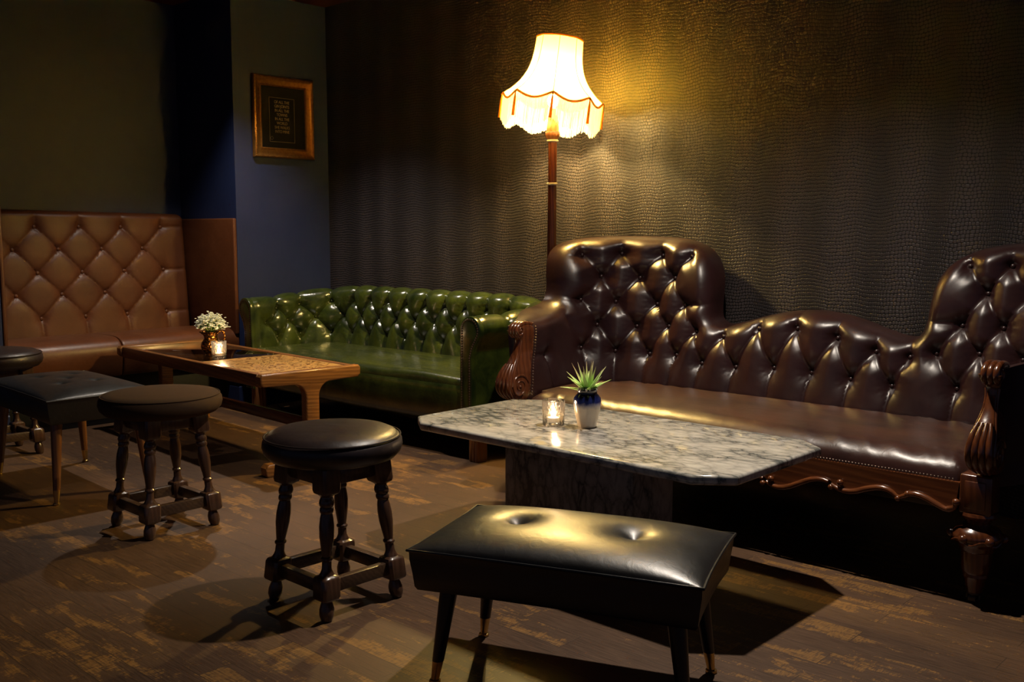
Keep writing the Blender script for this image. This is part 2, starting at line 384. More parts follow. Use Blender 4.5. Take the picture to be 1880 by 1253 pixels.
def hollow(V, bd, T, r, buttons=(), segs=(), Dc=.013, lc=.016, Db=.020, lb=.020, fade=.05, wrinkle=.0016, crease_to_edge=.35):
    k = 1 - np.clip(bd / r, 0, 1); d = T * np.sqrt(np.clip(1 - k * k, 0, 1))
    f = crease_to_edge + (1 - crease_to_edge) * np.clip(bd / fade, 0, 1); f = np.where(bd < 1e-5, .15, f)
    if len(segs):
        ds = segdist(V, [s[0] for s in segs], [s[1] for s in segs]); d = d - f * Dc * np.exp(-ds / lc)
    if len(buttons):
        Bn = np.array(buttons); D = V[:, None, :] - Bn[None]; R = np.sqrt((D ** 2).sum(2)); i = R.argmin(1); rr = R[np.arange(len(V)), i]
        d = d - Db * np.exp(-rr / lb)
        v = D[np.arange(len(V)), i]; th = np.arctan2(v[:, 1], v[:, 0])
        d = d + wrinkle * np.sin(11 * th + i * 1.7) * np.exp(-((rr - .022) / .014) ** 2)
    return d
def closed_cushion(mb, V, F, P, back):
    """front sheet P plus a flat back sheet joined round the rim"""
    E = {}
    for f in F:
        for a, b in zip(f, f[1:] + f[:1]): E[(a, b)] = 1
    rim = [(a, b) for (a, b) in E if (b, a) not in E]
    n = len(P); mb.add(list(P) + list(back), list(F) + [tuple(i + n for i in f[::-1]) for f in F] + [(b, a, a + n, b + n) for a, b in rim])
def fillet(pts, rad, n=24):
    out = [np.array(pts[0], float)]
    for i in range(1, len(pts) - 1):
        p0, p1, p2 = [np.array(q, float) for q in pts[i - 1:i + 2]]
        a = (p0 - p1) / np.linalg.norm(p0 - p1); b = (p2 - p1) / np.linalg.norm(p2 - p1); r = rad[i - 1]; ang = np.arccos(a @ b); t = r / np.tan(ang / 2)
        cen = p1 + (a + b) / np.linalg.norm(a + b) * r / np.sin(ang / 2); s_, e = p1 + a * t, p1 + b * t
        a0 = np.arctan2(*(s_ - cen)[::-1]); a1 = np.arctan2(*(e - cen)[::-1]); d = (a1 - a0 + PI) % (2 * PI) - PI
        out += [cen + r * np.array([np.cos(a0 + d * k / n), np.sin(a0 + d * k / n)]) for k in range(n + 1)]
    out.append(np.array(pts[-1], float)); return np.array(out)
class Path:
    def __init__(s, P):
        P = np.array(P); L = np.concatenate([[0], np.cumsum(np.linalg.norm(np.diff(P, axis=0), axis=1))]); s.len = L[-1]
        s.t = np.linspace(0, s.len, 800); s.X = np.stack([np.interp(s.t, L, P[:, k]) for k in (0, 1)], 1)
        T = np.gradient(s.X, axis=0); T /= np.linalg.norm(T, axis=1)[:, None]; k = np.ones(25) / 25; Tp = np.pad(T, ((12, 12), (0, 0)), mode='edge')
        T = np.stack([np.convolve(Tp[:, j], k, 'valid') for j in (0, 1)], 1); T /= np.linalg.norm(T, axis=1)[:, None]; s.N = np.stack([-T[:, 1], T[:, 0]], 1)
    def at(s, q): return np.stack([np.interp(q, s.t, s.X[:, k]) for k in (0, 1)], -1), np.stack([np.interp(q, s.t, s.N[:, k]) for k in (0, 1)], -1)
def studs(pts, r, mat, parent, rel, sub=2, sq=(1, 1, 1)):
    me = None
    for p in pts:
        if me is None: o = MB().ball((0, 0, 0), r, sub, sq).build('button', mat, parent); me = o.data
        else: o = bpy.data.objects.new('button', me); COL.objects.link(o); o.parent = parent
        o.location = tuple((p[i] - rel[i]) * S for i in range(3))
def link_rows(rows, reach):
    segs = []
    for r0, r1 in zip(rows, rows[1:]):
        for p in r0:
            for q in r1:
                if abs(p[0] - q[0]) < reach and abs(p[0] - q[0]) > .005: segs.append((p, q))
    return segs
def nails(mb, pts, r=.0042, step=.0105, closed=False, sq=(1, 1, 1)):
    P = [Vector(p) for p in pts]; acc = 0.0
    for a, b in zip(P, P[1:]):
        L = (b - a).length
        while acc <= L:
            c = a + (b - a) * (acc / max(L, 1e-9)); mb.ball(c, r, 1, sq); acc += step
        acc -= L

# ================================================================== SETTING
WX, WY, CZ = -4.70, 3.50, 2.20
NB, NL, NR = -5.28, 1.69, 2.896           # niche back, left side, right side
struct(MB().box(-5.7, 1.6, -1.6, WY + .1, -.06, 0, 0), 'floor', M['floor'])
struct(MB().box(-5.7, 1.6, -1.6, WY + .1, CZ, CZ + .06, 0), 'ceiling', M['ceil'])
struct(MB().box(WX, 1.6, WY, WY + .1, 0, CZ, 0), 'wall_back', M['croc'])
plan = [(WX, -1.6), (WX, NL), (NB, NL), (NB, NR), (WX, NR), (WX, WY + .1), (-5.7, WY + .1), (-5.7, -1.6)]
struct(MB().prism(plan, 0, CZ, 'z'), 'wall_left', M['navy'], ang=30)
# moulded baseboard wrapping the pier: swept along its plan
def baseboard(name, path):
    prof = [(0, 0), (.034, 0), (.034, .118), (.028, .124), (.028, .136), (.036, .142), (.036, .152), (.026, .158), (.012, .172), (0, .176)]
    mb = MB(); n = len(path); rings = []
    for i, p in enumerate(path):
        p = np.array(p, float); ds = []
        if i > 0: d = p - np.array(path[i - 1]); ds.append(d / np.linalg.norm(d))
        if i < n - 1: d = np.array(path[i + 1]) - p; ds.append(d / np.linalg.norm(d))
        nn = [np.array([d[1], -d[0]]) for d in ds]; m = sum(nn); m = m / np.linalg.norm(m); m = m / (m @ nn[0])
        rings.append([(p[0] + m[0] * o, p[1] + m[1] * o, z) for o, z in prof])
    mb.loft(rings); return struct(mb, name, M['navy'], ang=25)
baseboard('baseboard_left', [(-4.96, NR - .001), (WX, NR - .001), (WX + .0, WY - .002)])
baseboard('baseboard_pier', [(WX, -1.5), (WX, NL - .0)])

# ================================================================== BANQUETTE IN THE NICHE
def banquette():
    loc = (-5.0, 2.29, 0)
    t = thing('banquette', 'tan leather booth bench with high button-tufted back built into the navy niche', 'bench', loc)
    ys = [NL + .025, NR - .022]
    rows = []
    for k, z in enumerate((.972, .857, .738, .627, .507)):
        y0 = 2.052 if k % 2 == 0 else 1.938
        rows.append([(y0 + .2265 * j, z) for j in range(-2, 5) if ys[0] + .04 < y0 + .2265 * j < ys[1] - .06])
    segs = link_rows(rows, .13)
    for p in rows[0]: segs.append((p, (p[0], 1.05)))
    for p in rows[-1]: segs.append((p, (p[0] + .004, .40)))
    for r in (rows[0], rows[2], rows[4]): segs.append((r[-1], (ys[1], r[-1][1] + .004)))
    ol = [(ys[0], .36), (ys[1], .36), (ys[1], 1.02), (ys[1] - .01, 1.038), (ys[1] - .03, 1.046), (ys[0], 1.062)]
    V, F, bd = tri_surface(ol, .0085, segs); bt = [p for r in rows for p in r]
    kw = dict(T=.055, r=.032, buttons=bt, segs=segs, Dc=.0075, lc=.011, Db=.019, lb=.024)
    dep = hollow(V, bd, **kw)
    mp = lambda V, d: np.stack([NB + .025 + .05 * (1.05 - V[:, 1]) / .65 + d, V[:, 0], V[:, 1]], 1)
    mb = MB(); P = mp(V, dep); bk = mp(V, np.full(len(V), -.012)); closed_cushion(mb, V, F, P, bk)
    bo = mb.build('backrest', M['tan'], t, loc, ang=70)
    Bt = np.array(bt); bdd = segdist(Bt, np.array(ol), np.roll(np.array(ol), -1, 0)); q = mp(Bt, hollow(Bt, bdd, **kw) + .008)
    studs(q, .0105, M['tan'], bo, loc, 2, (.55, 1, 1))
    # seat: rounded front roll, two sections meeting at a seam
    pr = [(-5.19, .30), (-5.19, .415), (-5.05, .428), (-4.90, .434), (-4.80, .434), (-4.755, .428), (-4.722, .412), (-4.703, .385), (-4.698, .35), (-4.704, .30), (-4.715, .255), (-4.722, .238), (-5.0, .238)]
    pr = [tuple(p) for p in smooth_poly(pr, 2)]
    for a, b in ((NL + .022, 2.243), (2.249, NR - .003)):
        rings = []
        for y, k in ((a, .90), (a + .002, .96), (a + .006, .99), (a + .014, 1.0), ((a + b) / 2, 1.004), (b - .014, 1.0), (b - .006, .99), (b - .002, .96), (b, .90)):
            kk = 1 - (1 - k) * .12; rings.append([(-5.0 + (x + 5.0) * kk, y, .33 + (z - .33) * kk) for x, z in pr])
        MB().loft(rings).build('seat_section', M['tan'], t, loc, ang=60)
    MB().box(-5.2, -4.79, NL + .005, NR - .005, 0, .24, .002).build('kickboard', M['kick'], t, loc)
    # side panels lining the niche
    MB().box(NB + .003, WX + .004, NR - .024, NR - .002, .40, 1.018, .007, 3).build('side_panel', M['tan'], t, loc)
    MB().box(NB + .003, WX + .004, NL + .002, NL + .022, .235, 1.062, .006, 3).build('side_panel', M['tan'], t, loc)
banquette()

# ================================================================== GREEN CHESTERFIELD
def green_sofa():
    loc = (-3.70, 3.1, 0)
    t = thing('chesterfield_sofa', 'green leather chesterfield with rolled arms under the dark wallpaper, left of the lamp', 'sofa', loc)
    B = Path(fillet([(-4.478, 2.845), (-4.492, 3.292), (-2.908, 3.292), (-2.922, 2.845)], [.17, .17])); L = B.len; mid = L / 2
    t0, tz = .30, .590
    def section(s, tt, d):
        e = np.minimum(s, L - s); w = np.clip((e - .05) / .62, 0, 1); w = w * w * (3 - 2 * w)
        r = .052 + .010 * w; rc = .054 + .028 * w; zc = .548 + .046 * w
        k = np.clip((tt - t0) / (tz - t0), 0, 1)
        n = (rc - r) * k ** 1.6; z = t0 + (zc - t0) * k; nn = -np.ones_like(tt); nz = .12 * k
        th = np.clip((tt - tz) / .06, 0, 3.7); m = tt > tz
        n = np.where(m, rc - r * np.cos(th), n); z = np.where(m, zc + r * np.sin(th), z); nn = np.where(m, -np.cos(th), nn); nz = np.where(m, np.sin(th), nz)
        te = tz + .06 * 3.7; m2 = tt > te; q = np.clip((tt - te) / .34, 0, 1)
        ne = rc - r * math.cos(3.7); ze = zc + r * math.sin(3.7)
        n = np.where(m2, ne + (rc + .004 - ne) * np.minimum(1, q * 6) , n); z = np.where(m2, ze + (.135 - ze) * q, z)
        nn = np.where(m2, 1.0, nn); nz = np.where(m2, 0.0, nz)
        g = np.sqrt(nn ** 2 + nz ** 2); n = n + nn / g * d; z = z + nz / g * d
        p, N = B.at(s); return np.concatenate([p + N * n[..., None], z[..., None]], -1)
    sp = .1424; R1, R2, R3 = [], [], []
    for k in range(-8, 9):
        a = mid + k * sp; b = mid + (k + .5) * sp
        if .05 < a < L - .05: R1.append((a, .583)); R3.append((a, .408))
        if .05 < b < L - .05: R2.append((b, .500))
    segs = link_rows([R1, R2, R3], .10)
    te = tz + .06 * 3.5
    for p in R1: segs.append((p, (p[0], te)))
    for p in R3: segs.append((p, (p[0], t0)))
    t1 = tz + .06 * 3.7 + .34
    ol = [(0, t0), (L, t0), (L, t1), (0, t1)]
    V, F, bd = tri_surface(ol, .0085, segs, rings=(.006,))
    bt = R1 + R2 + R3
    e = np.minimum(V[:, 0], L - V[:, 0])
    fade = np.clip(e / .03, 0, 1) * np.where(V[:, 1] > tz + .06 * 3.0, np.clip((te - V[:, 1]) / .03, 0, 1), 1)
    roll = np.where(V[:, 1] > tz + .05, .75, 1.0)
    kw = dict(r=.001, buttons=bt, segs=segs, Dc=.024, lc=.019, Db=.030, lb=.022, wrinkle=.0030)
    dep = (hollow(V, np.full(len(V), 1.0), 0.0, **kw) + .010) * fade * roll
    P = section(V[:, 0], V[:, 1], dep); mb = MB().add(P, F); bo = mb.build('backrest', M['green'], t, loc, ang=80)
    q = np.array(bt); q3 = section(q[:, 0], q[:, 1], hollow(q, np.full(len(q), 1.0), 0.0, **kw) + .018)
    studs(q3, .0075, M['green'], bo, loc, 2)
    # scrolled arm fronts with nailheads
    for side in (0, 1):
        tt = np.concatenate([np.linspace(t0, tz, 12), np.linspace(tz, tz + .06 * 3.7, 26)[1:], np.linspace(tz + .06 * 3.7, t1, 10)[1:]])
        s0 = np.full(len(tt), 0.0 if side == 0 else L); P = section(s0, tt, np.full(len(tt), .006))
        poly = [(p[0], p[2]) for p in P]; xi = poly[0][0]; poly = [(xi, .135)] + poly
        MB().prism(poly, 2.824, 2.85, 'y', .004).build('arm_front', M['green'], t, loc)
        # the front narrows to a facing strip below the roll
        mb = MB(); Pn = section(s0, tt, np.full(len(tt), -.006)); line = [(xi + (.008 if side == 0 else -.008) * -1, 2.823, z) for z in np.linspace(.14, .30, 10)]
        line = [(p[0], 2.823, p[2]) for p in Pn]
        line = [(line[0][0], 2.823, .145)] + line
        nails(mb, line, .0040, .0105, sq=(1, .6, 1)); mb.build('nailhead_trim', M['nail'], t, loc)
    # seat with a soft front lip, and the sagging front border below it
    X0, X1 = -4.474, -2.926
    n = 60; front = [(X0 + (X1 - X0) * i / n, 2.838 - .012 * math.sin(PI * i / n)) for i in range(n + 1)]
    ol = front + [(X1 + .012, 3.2), (X1 - .10, 3.31), (X0 + .10, 3.31), (X0 - .012, 3.2)]
    V, F, bd = tri_surface(ol, .014)
    u = (V[:, 0] - X0) / (X1 - X0); crown = .020 * np.sin(PI * np.clip(u, 0, 1)) * np.sin(PI * np.clip((V[:, 1] - 2.83) / .5, 0, 1))
    d = hollow(V, bd, .030, .030); wave = .004 * np.sin(u * 17) * np.exp(-(V[:, 1] - 2.83) / .07) - .010 * np.exp(-((u - .55) / .16) ** 2) * np.exp(-(V[:, 1] - 2.83) / .08)
    P = np.stack([V[:, 0], V[:, 1], .318 + d + crown + wave], 1); bk = np.stack([V[:, 0], V[:, 1], np.full(len(V), .27)], 1)
    mb = MB(); closed_cushion(mb, V, F, P, bk); mb.build('seat', M['green_seat'], t, loc, ang=70)
    rings = []
    for i in range(n + 1):
        x = X0 + (X1 - X0) * i / n; k = math.sin(PI * i / n); rings.append([(x, y - .012 * k, z - .006 * k) for y, z in ((2.90, .325), (2.848, .322), (2.836, .310), (2.832, .27), (2.834, .22), (2.840, .18), (2.852, .152), (2.88, .142), (2.92, .142))])
    MB().loft(rings).build('front_border', M['green'], t, loc, ang=60)
    MB().box(-4.44, -2.96, 2.90, 3.36, .135, .28, .01).build('frame', M['blackwood'], t, loc)
    for x, y in ((-4.487, 2.868), (-2.866, 2.868), (-4.40, 3.34), (-3.0, 3.34)):
        mb = MB()
        for k in range(-1, 2): mb.box(x - .027, x + .027, y - .027 + .018 * (k + 1) , y - .027 + .018 * (k + 1) + .0175, 0, .145, .005)
        mb.box(x - .026, x + .026, y - .025, y + .025, 0.001, .145, .002)
        for k in range(3): mb.box(x - .026 + .0175 * k, x - .026 + .0175 * k + .0165, y - .030, y + .030, 0.0005, .145, .005)
        mb.build('leg', M['teak_z'], t, loc)
green_sofa()

# ================================================================== BURGUNDY DOUBLE-ENDED SOFA
def burgundy_sofa():
    loc = (-1.62, 2.95, 0)
    t = thing('double_ended_sofa', 'burgundy leather antique sofa with two tall tufted ends and carved mahogany frame', 'sofa', loc)
    B = Path(fillet([(-2.405, 2.63), (-2.515, 3.2), (-.725, 3.2), (-.835, 2.63)], [.2, .2])); L = B.len; T = .09
    def mapb(s, z, d):
        p, N = B.at(s); e = np.clip(np.minimum(s, L - s) / .36, 0, 1); e = e * e * (3 - 2 * e); off = .23 * np.maximum(z - .36, 0) * (.35 + .65 * e) + (T - d) * (.32 + .68 * e); q = p + N * off[..., None]; return np.concatenate([q, z[..., None]], -1)
    half = [(0, .608), (.06, .622), (.18, .632), (.30, .640), (.39, .652), (.412, .70), (.418, .80), (.428, .86), (.452, .900), (.50, .923), (.59, .933), (.73, .920), (.82, .894), (.880, .850),
            (.912, .790), (.922, .72), (.925, .65), (.936, .610), (.975, .593), (1.046, .608), (1.154, .643), (1.25, .662)]
    CS = 2.655
    right = [(CS - s, z - (.012 if z > .7 else 0)) for s, z in half[1:]][::-1]
    top = smooth_poly(half + [(1.3275, .668)] + right + [(L, .608)], 2)
    zb = .30
    ol = [(0, zb), (L, zb)] + [tuple(p) for p in top[::-1]]
    h1 = [(.486, .853), (.578, .858), (.678, .853), (.802, .850)]; h2 = [(.530, .766), (.624, .762), (.737, .765)]
    h3 = [(.474, .673), (.566, .664), (.680, .660), (.803, .661)]; h4 = [(.515, .572), (.626, .568), (.740, .576), (.872, .566)]
    h5 = [(.462, .482), (.567, .467), (.676, .463), (.795, .468)]
    mh = lambda r: [(CS - s, z - .012) for s, z in r][::-1]
    mid4 = [(.993, .553), (1.137, .592), (1.287, .603), (1.442, .580), (1.584, .545), (1.700, .536)]
    mid5 = [(.914, .447), (1.062, .446), (1.217, .457), (1.363, .454), (1.508, .446), (1.652, .437)]
    R = [h1 + mh(h1), h2 + mh(h2), h3 + mh(h3), h4 + mid4 + mh(h4), h5 + mid5 + [(CS - s, .450) for s, z in h5][::-1]]
    segs = link_rows(R, .098)
    for p in R[0]: segs.append((p, (p[0] + .004, .94)))
    for p in mid4: segs.append((p, (p[0] + .012, p[1] + .09)))
    for p in R[4]: segs.append((p, (p[0] - .006, zb)))
    for a, b in (((.474, .673), (.405, .690)), ((.803, .661), (.93, .672)), ((CS - .803, .649), (CS - .93, .662))): segs.append((a, b))
    arm = [(.262, .475), (CS - .232, .475)]
    segs += [((.262, .475), (.04, .495)), ((.262, .475), (.256, zb)), ((CS - .232, .475), (CS - .01, .495)), ((CS - .232, .475), (CS - .226, zb))]
    segs += [(((.405, .62)), (.42, .66)), ((.405, .62), (.462, .482))]
    ins = []
    O2 = np.array(ol)
    for a, b in segs:                      # trim pleats at the rim
        k = 1.0
        while k > .1 and not inside(np.array([[a[0] + (b[0] - a[0]) * k, a[1] + (b[1] - a[1]) * k]]), O2)[0]: k -= .05
        ins.append((a, (a[0] + (b[0] - a[0]) * k, a[1] + (b[1] - a[1]) * k)))
    segs = ins
    bt = [p for r in R for p in r] + arm
    V, F, bd = tri_surface(ol, .0078, segs)
    bottom = V[:, 1] < zb + .05
    bd2 = np.where(bottom, np.maximum(bd, np.minimum(.05, np.minimum(V[:, 0], L - V[:, 0]) + .02)), bd)
    kw = dict(T=T, r=.058, buttons=bt, segs=segs, Dc=.017, lc=.020, Db=.040, lb=.027, wrinkle=.0016, fade=.06, crease_to_edge=.25)
    dep = hollow(V, bd2, **kw)
    P = mapb(V[:, 0], V[:, 1], dep); bk = mapb(V[:, 0], V[:, 1], np.full(len(V), -.035))
    mb = MB(); closed_cushion(mb, V, F, P, bk); bo = mb.build('backrest', M['burg'], t, loc, ang=75)
    q = np.array(bt); Or = resample(ol, .01); qd = hollow(q, segdist(q, Or, np.roll(Or, -1, 0)), **kw) + .010; q3 = mapb(q[:, 0], q[:, 1], qd)
    studs(q3, .0092, M['burg'], bo, loc, 2)
    # seat
    FY = 2.606
    n = 60; fr = [(-2.36 + 1.49 * i / n, FY - .006 * math.sin(PI * i / n)) for i in range(n + 1)]
    ol = fr + [(-.83, 2.66), (-.76, 3.10), (-.92, 3.235), (-2.32, 3.235), (-2.48, 3.10), (-2.40, 2.66)]
    V, F, bd = tri_surface(ol, .012)
    u = (V[:, 0] + 1.62) / .75; v = (V[:, 1] - FY) / .6
    d = hollow(V, np.where(V[:, 1] > 2.75, np.maximum(bd, .04), bd), .058, .085)
    crown = .018 * (1 - np.clip(np.abs(u), 0, 1) ** 2) * np.sin(PI * np.clip(v * .9 + .1, 0, 1)) - .012 * v
    xx = V[:, 0] + .5 * (V[:, 1] - FY)
    pucker = .0024 * (np.sin(xx * 61 + 1.7 * np.sin(xx * 17)) + .7 * np.sin(xx * 113 + 2.1 * np.sin(xx * 29 + 1)) * np.sin(xx * 9)) * np.exp(-((bd - .055) / .045) ** 2) * np.clip(np.abs(u) * 1.7 - .25, .12, 1)
    P = np.stack([V[:, 0], V[:, 1], .314 + d + crown + pucker], 1); bk = np.stack([V[:, 0], V[:, 1], np.full(len(V), .285)], 1)
    mb = MB(); closed_cushion(mb, V, F, P, bk); mb.build('seat', M['burg_seat'], t, loc, ang=70)
    mb = MB(); nails(mb, [(x, y - .004, .316) for x, y in fr], .0036, .0092, sq=(1, .7, 1)); mb.build('nailhead_trim', M['nail'], t, loc)
    # apron with scalloped lower edge and a carved bead
    hb = [(0, .228), (.025, .218), (.06, .199), (.10, .206), (.135, .226), (.165, .237), (.205, .237), (.228, .222), (.252, .214), (.29, .220), (.335, .244), (.372, .261), (.408, .261), (.425, .250), (.451, .240), (.487, .243),
          (.527, .260), (.56, .269), (.588, .265), (.608, .249), (.622, .256), (.645, .268), (.677, .264), (.709, .250), (.736, .240), (.752, .246)]
    hb = [tuple(p) for p in smooth_poly(hb, 1)]
    low = [(-1.62 - x, z) for x, z in hb[::-1]] + [(-1.62 + x, z) for x, z in hb[1:]]
    MB().prism([(-1.62 - .76, .312)] + low + [(-1.62 + .76, .312)], 2.596, 2.630, 'y').build('apron', M['mahog_x'], t, loc)
    mb = MB(); cuts = [.215, .418, .612]
    for sg in (-1, 1):
        start = 0.0
        for c in cuts + [.753]:
            seg = [(-1.62 + sg * x, 2.588, z - .003) for x, z in hb if start - .004 <= x <= c]
            if len(seg) > 2: mb.tube(seg, [.0055 + .003 * math.sin(PI * i / (len(seg) - 1)) for i in range(len(seg))], 14)
            start = c
        for c, z in ((.215, .222), (.425, .247), (.612, .249)):
            mb.ball((-1.62 + sg * (c + .022), 2.587, z + .012), .0095, 2); mb.ball((-1.62 + sg * (c - .004), 2.587, z - .005), .0085, 2)
        mb.ball((-1.62 + sg * .757, 2.587, .262), .010, 2); mb.tube([(-1.62 + sg * .736, 2.588, .241), (-1.62 + sg * .752, 2.588, .246), (-1.62 + sg * .757, 2.588, .260)], .007, 8)
    mb.build('carved_bead', M['mahog_x'], t, loc, ang=75)
    MB().box(-2.36, -.88, 2.64, 3.20, .225, .300, .004).build('under_frame', M['blackwood'], t, loc)
    # carved arm posts: an S scroll seen side on, reeded knee on its front
    sc = [(2.676, .606), (2.660, .617), (2.627, .621), (2.603, .616), (2.590, .600), (2.594, .583), (2.606, .575), (2.613, .566), (2.610, .548), (2.602, .525), (2.590, .500), (2.566, .470), (2.546, .438), (2.539, .408), (2.545, .382), (2.562, .362), (2.588, .346), (2.625, .340),
          (2.648, .352), (2.652, .39), (2.655, .44), (2.668, .485), (2.684, .52), (2.686, .56)]
    sc = [tuple(p) for p in smooth_poly(sc + [sc[0]], 1)[:-1]]
    for sg, px in ((-1, -2.408), (1, -.798)):
        wz = lambda z: np.interp(z, [.34, .37, .41, .45, .49, .52, .55, .575, .595, .62], [.024, .029, .030, .027, .018, .0135, .014, .019, .0225, .021])
        V, F, bd = tri_surface(sc, .008, rings=(.003,)); rd = .004 * (1 - np.clip(bd / .004, 0, 1)) ** 2
        mb = MB(); sd = lambda g: np.stack([px + g * (wz(V[:, 1]) - rd), V[:, 0], V[:, 1]], 1); closed_cushion(mb, V, F, sd(1), sd(-1)); po = mb.build('arm_post', M['mahog'], t, loc, ang=50)
        mb = MB()
        knee = [p for p in sc if p[0] < 2.604 and .348 < p[1] < .482]; knee.sort(key=lambda p: -p[1])
        for i in range(4):                  # reeds over the knee
            xo = (i - 1.5) / 1.5; pts = []
            for k, (y, z) in enumerate(knee):
                w = math.sin(PI * (k + .6) / (len(knee) + .2)) ** .6; pts.append((px + xo * .0225 * (.45 + .62 * w), y - .002 - .008 * w * (1 - .35 * xo * xo), z))
            mb.tube(pts, [.0038 + .0058 * math.sin(PI * (k + .4) / len(pts)) for k in range(len(pts))], 14)
        for i in range(3):                  # reeds over the top curl
            xo = (i - 1) * .0145; q = smooth_poly([(2.672, .616), (2.640, .622), (2.612, .620), (2.594, .609), (2.588, .594), (2.594, .580), (2.606, .572)], 2)
            mb.tube([(px + xo, y, z) for y, z in q], [.004 + .0050 * math.sin(PI * min(1, (k + 1) / len(q))) ** .6 for k in range(len(q))], 14)
        for sd_ in (-1, 1):                 # volutes on both cheeks
            for cy, cz, r0, turns, a0 in ((2.606, .597, .017, 1.35, PI), (2.594, .397, .043, 2.0, PI * .1)):
                pts = []; N = 40; fx = px + sd_ * float(wz(cz))
                for k in range(N + 1):
                    f = k / N; r = r0 * (1 - f) ** .9 + .002; a = a0 + 2 * PI * turns * f; pts.append((px + sd_ * float(wz(cz + r * math.sin(a))), cy + r * math.cos(a), cz + r * math.sin(a)))
                mb.tube(pts, [.0046 * (1 - .5 * k / N) for k in range(N + 1)], 9); mb.ball((fx, cy, cz), .006 if r0 > .03 else .005, 2)
            q = smooth_poly([(2.616, .56), (2.612, .535), (2.600, .505), (2.575, .465), (2.556, .43), (2.552, .40)], 1)
            mb.tube([(px + sd_ * float(wz(z)), y, z) for y, z in q], .0042, 9)
        mb.build('carving', M['mahog'], po, loc, ang=75)
        mb = MB(); nails(mb, [(px - sg * (float(wz(z)) + .001), y + .004, z) for y, z in smooth_poly([(2.678, .606), (2.688, .56), (2.686, .52), (2.670, .485), (2.657, .44), (2.654, .39), (2.650, .352)], 2)], .0042, .0105)
        nails(mb, [(px - .02, 2.68, .618), (px + .02, 2.68, .618)], .0042, .0105); mb.build('nailhead_trim', M['nail'], t, loc)
        # front leg: panelled block, ring, bossed bulb, tapering turned leg, caster
        lx, ly = (px + .022 if sg < 0 else px - .021), 2.625
        mb = MB().box(lx - .039, lx + .039, ly - .036, ly + .036, .236, .338, .006, 3)
        mb.box(lx - .026, lx + .026, ly - .0395, ly - .03, .25, .322, .003)
        mb.lathe([(.0, .240), (.045, .239), (.048, .232), (.044, .226), (.034, .220), (.030, .210), (.034, .204), (.052, .196), (.062, .182), (.062, .170), (.052, .158), (.044, .150), (.043, .142), (.037, .136), (.036, .115), (.035, .085), (.030, .078), (.031, .070), (.027, .064), (.021, .040), (.019, .028), (0, .028)], 32, lx, ly)
        for k in range(6):
            a = 2 * PI * (k + .25) / 6; mb.ball((lx + .061 * math.cos(a), ly + .061 * math.sin(a), .175), .0125, 2)
        ring = [(lx + .0615 * math.cos(2 * PI * k / 48), ly + .0615 * math.sin(2 * PI * k / 48), .168 + .006 * math.cos(12 * PI * k / 48)) for k in range(48)]
        mb.tube(ring, .0028, 6, True); lg = mb.build('leg', M['mahog'], t, loc)
        c = MB().lathe([(0, .030), (.019, .030), (.019, .022), (.0, .022)], 16, lx, ly)
        c.tube([(lx + .014 - .004 * 0, ly - .006, .024), (lx + .014, ly - .008, .010)], .004, 6); c.tube([(lx - .014, ly - .006, .024), (lx - .014, ly - .008, .010)], .004, 6)
        w = bmesh.new(); bmesh.ops.create_cone(w, cap_ends=True, segments=20, radius1=.0135, radius2=.0135, depth=.018)
        c.bm(w, Matrix.Translation((lx, ly - .008, .0140)) @ Matrix.Rotation(PI / 2, 4, 'Y')); c.build('caster', M['iron'], lg, loc)
        bx = -2.40 if sg < 0 else -.84
        MB().post([(0.0, .016, 2), (.08, .018, 4), (.24, .026, 6), (.30, .026, 6)], (bx, 3.20, .30), (bx, 3.28, 0)).build('rear_leg', M['mahog'], t, loc)
burgundy_sofa()

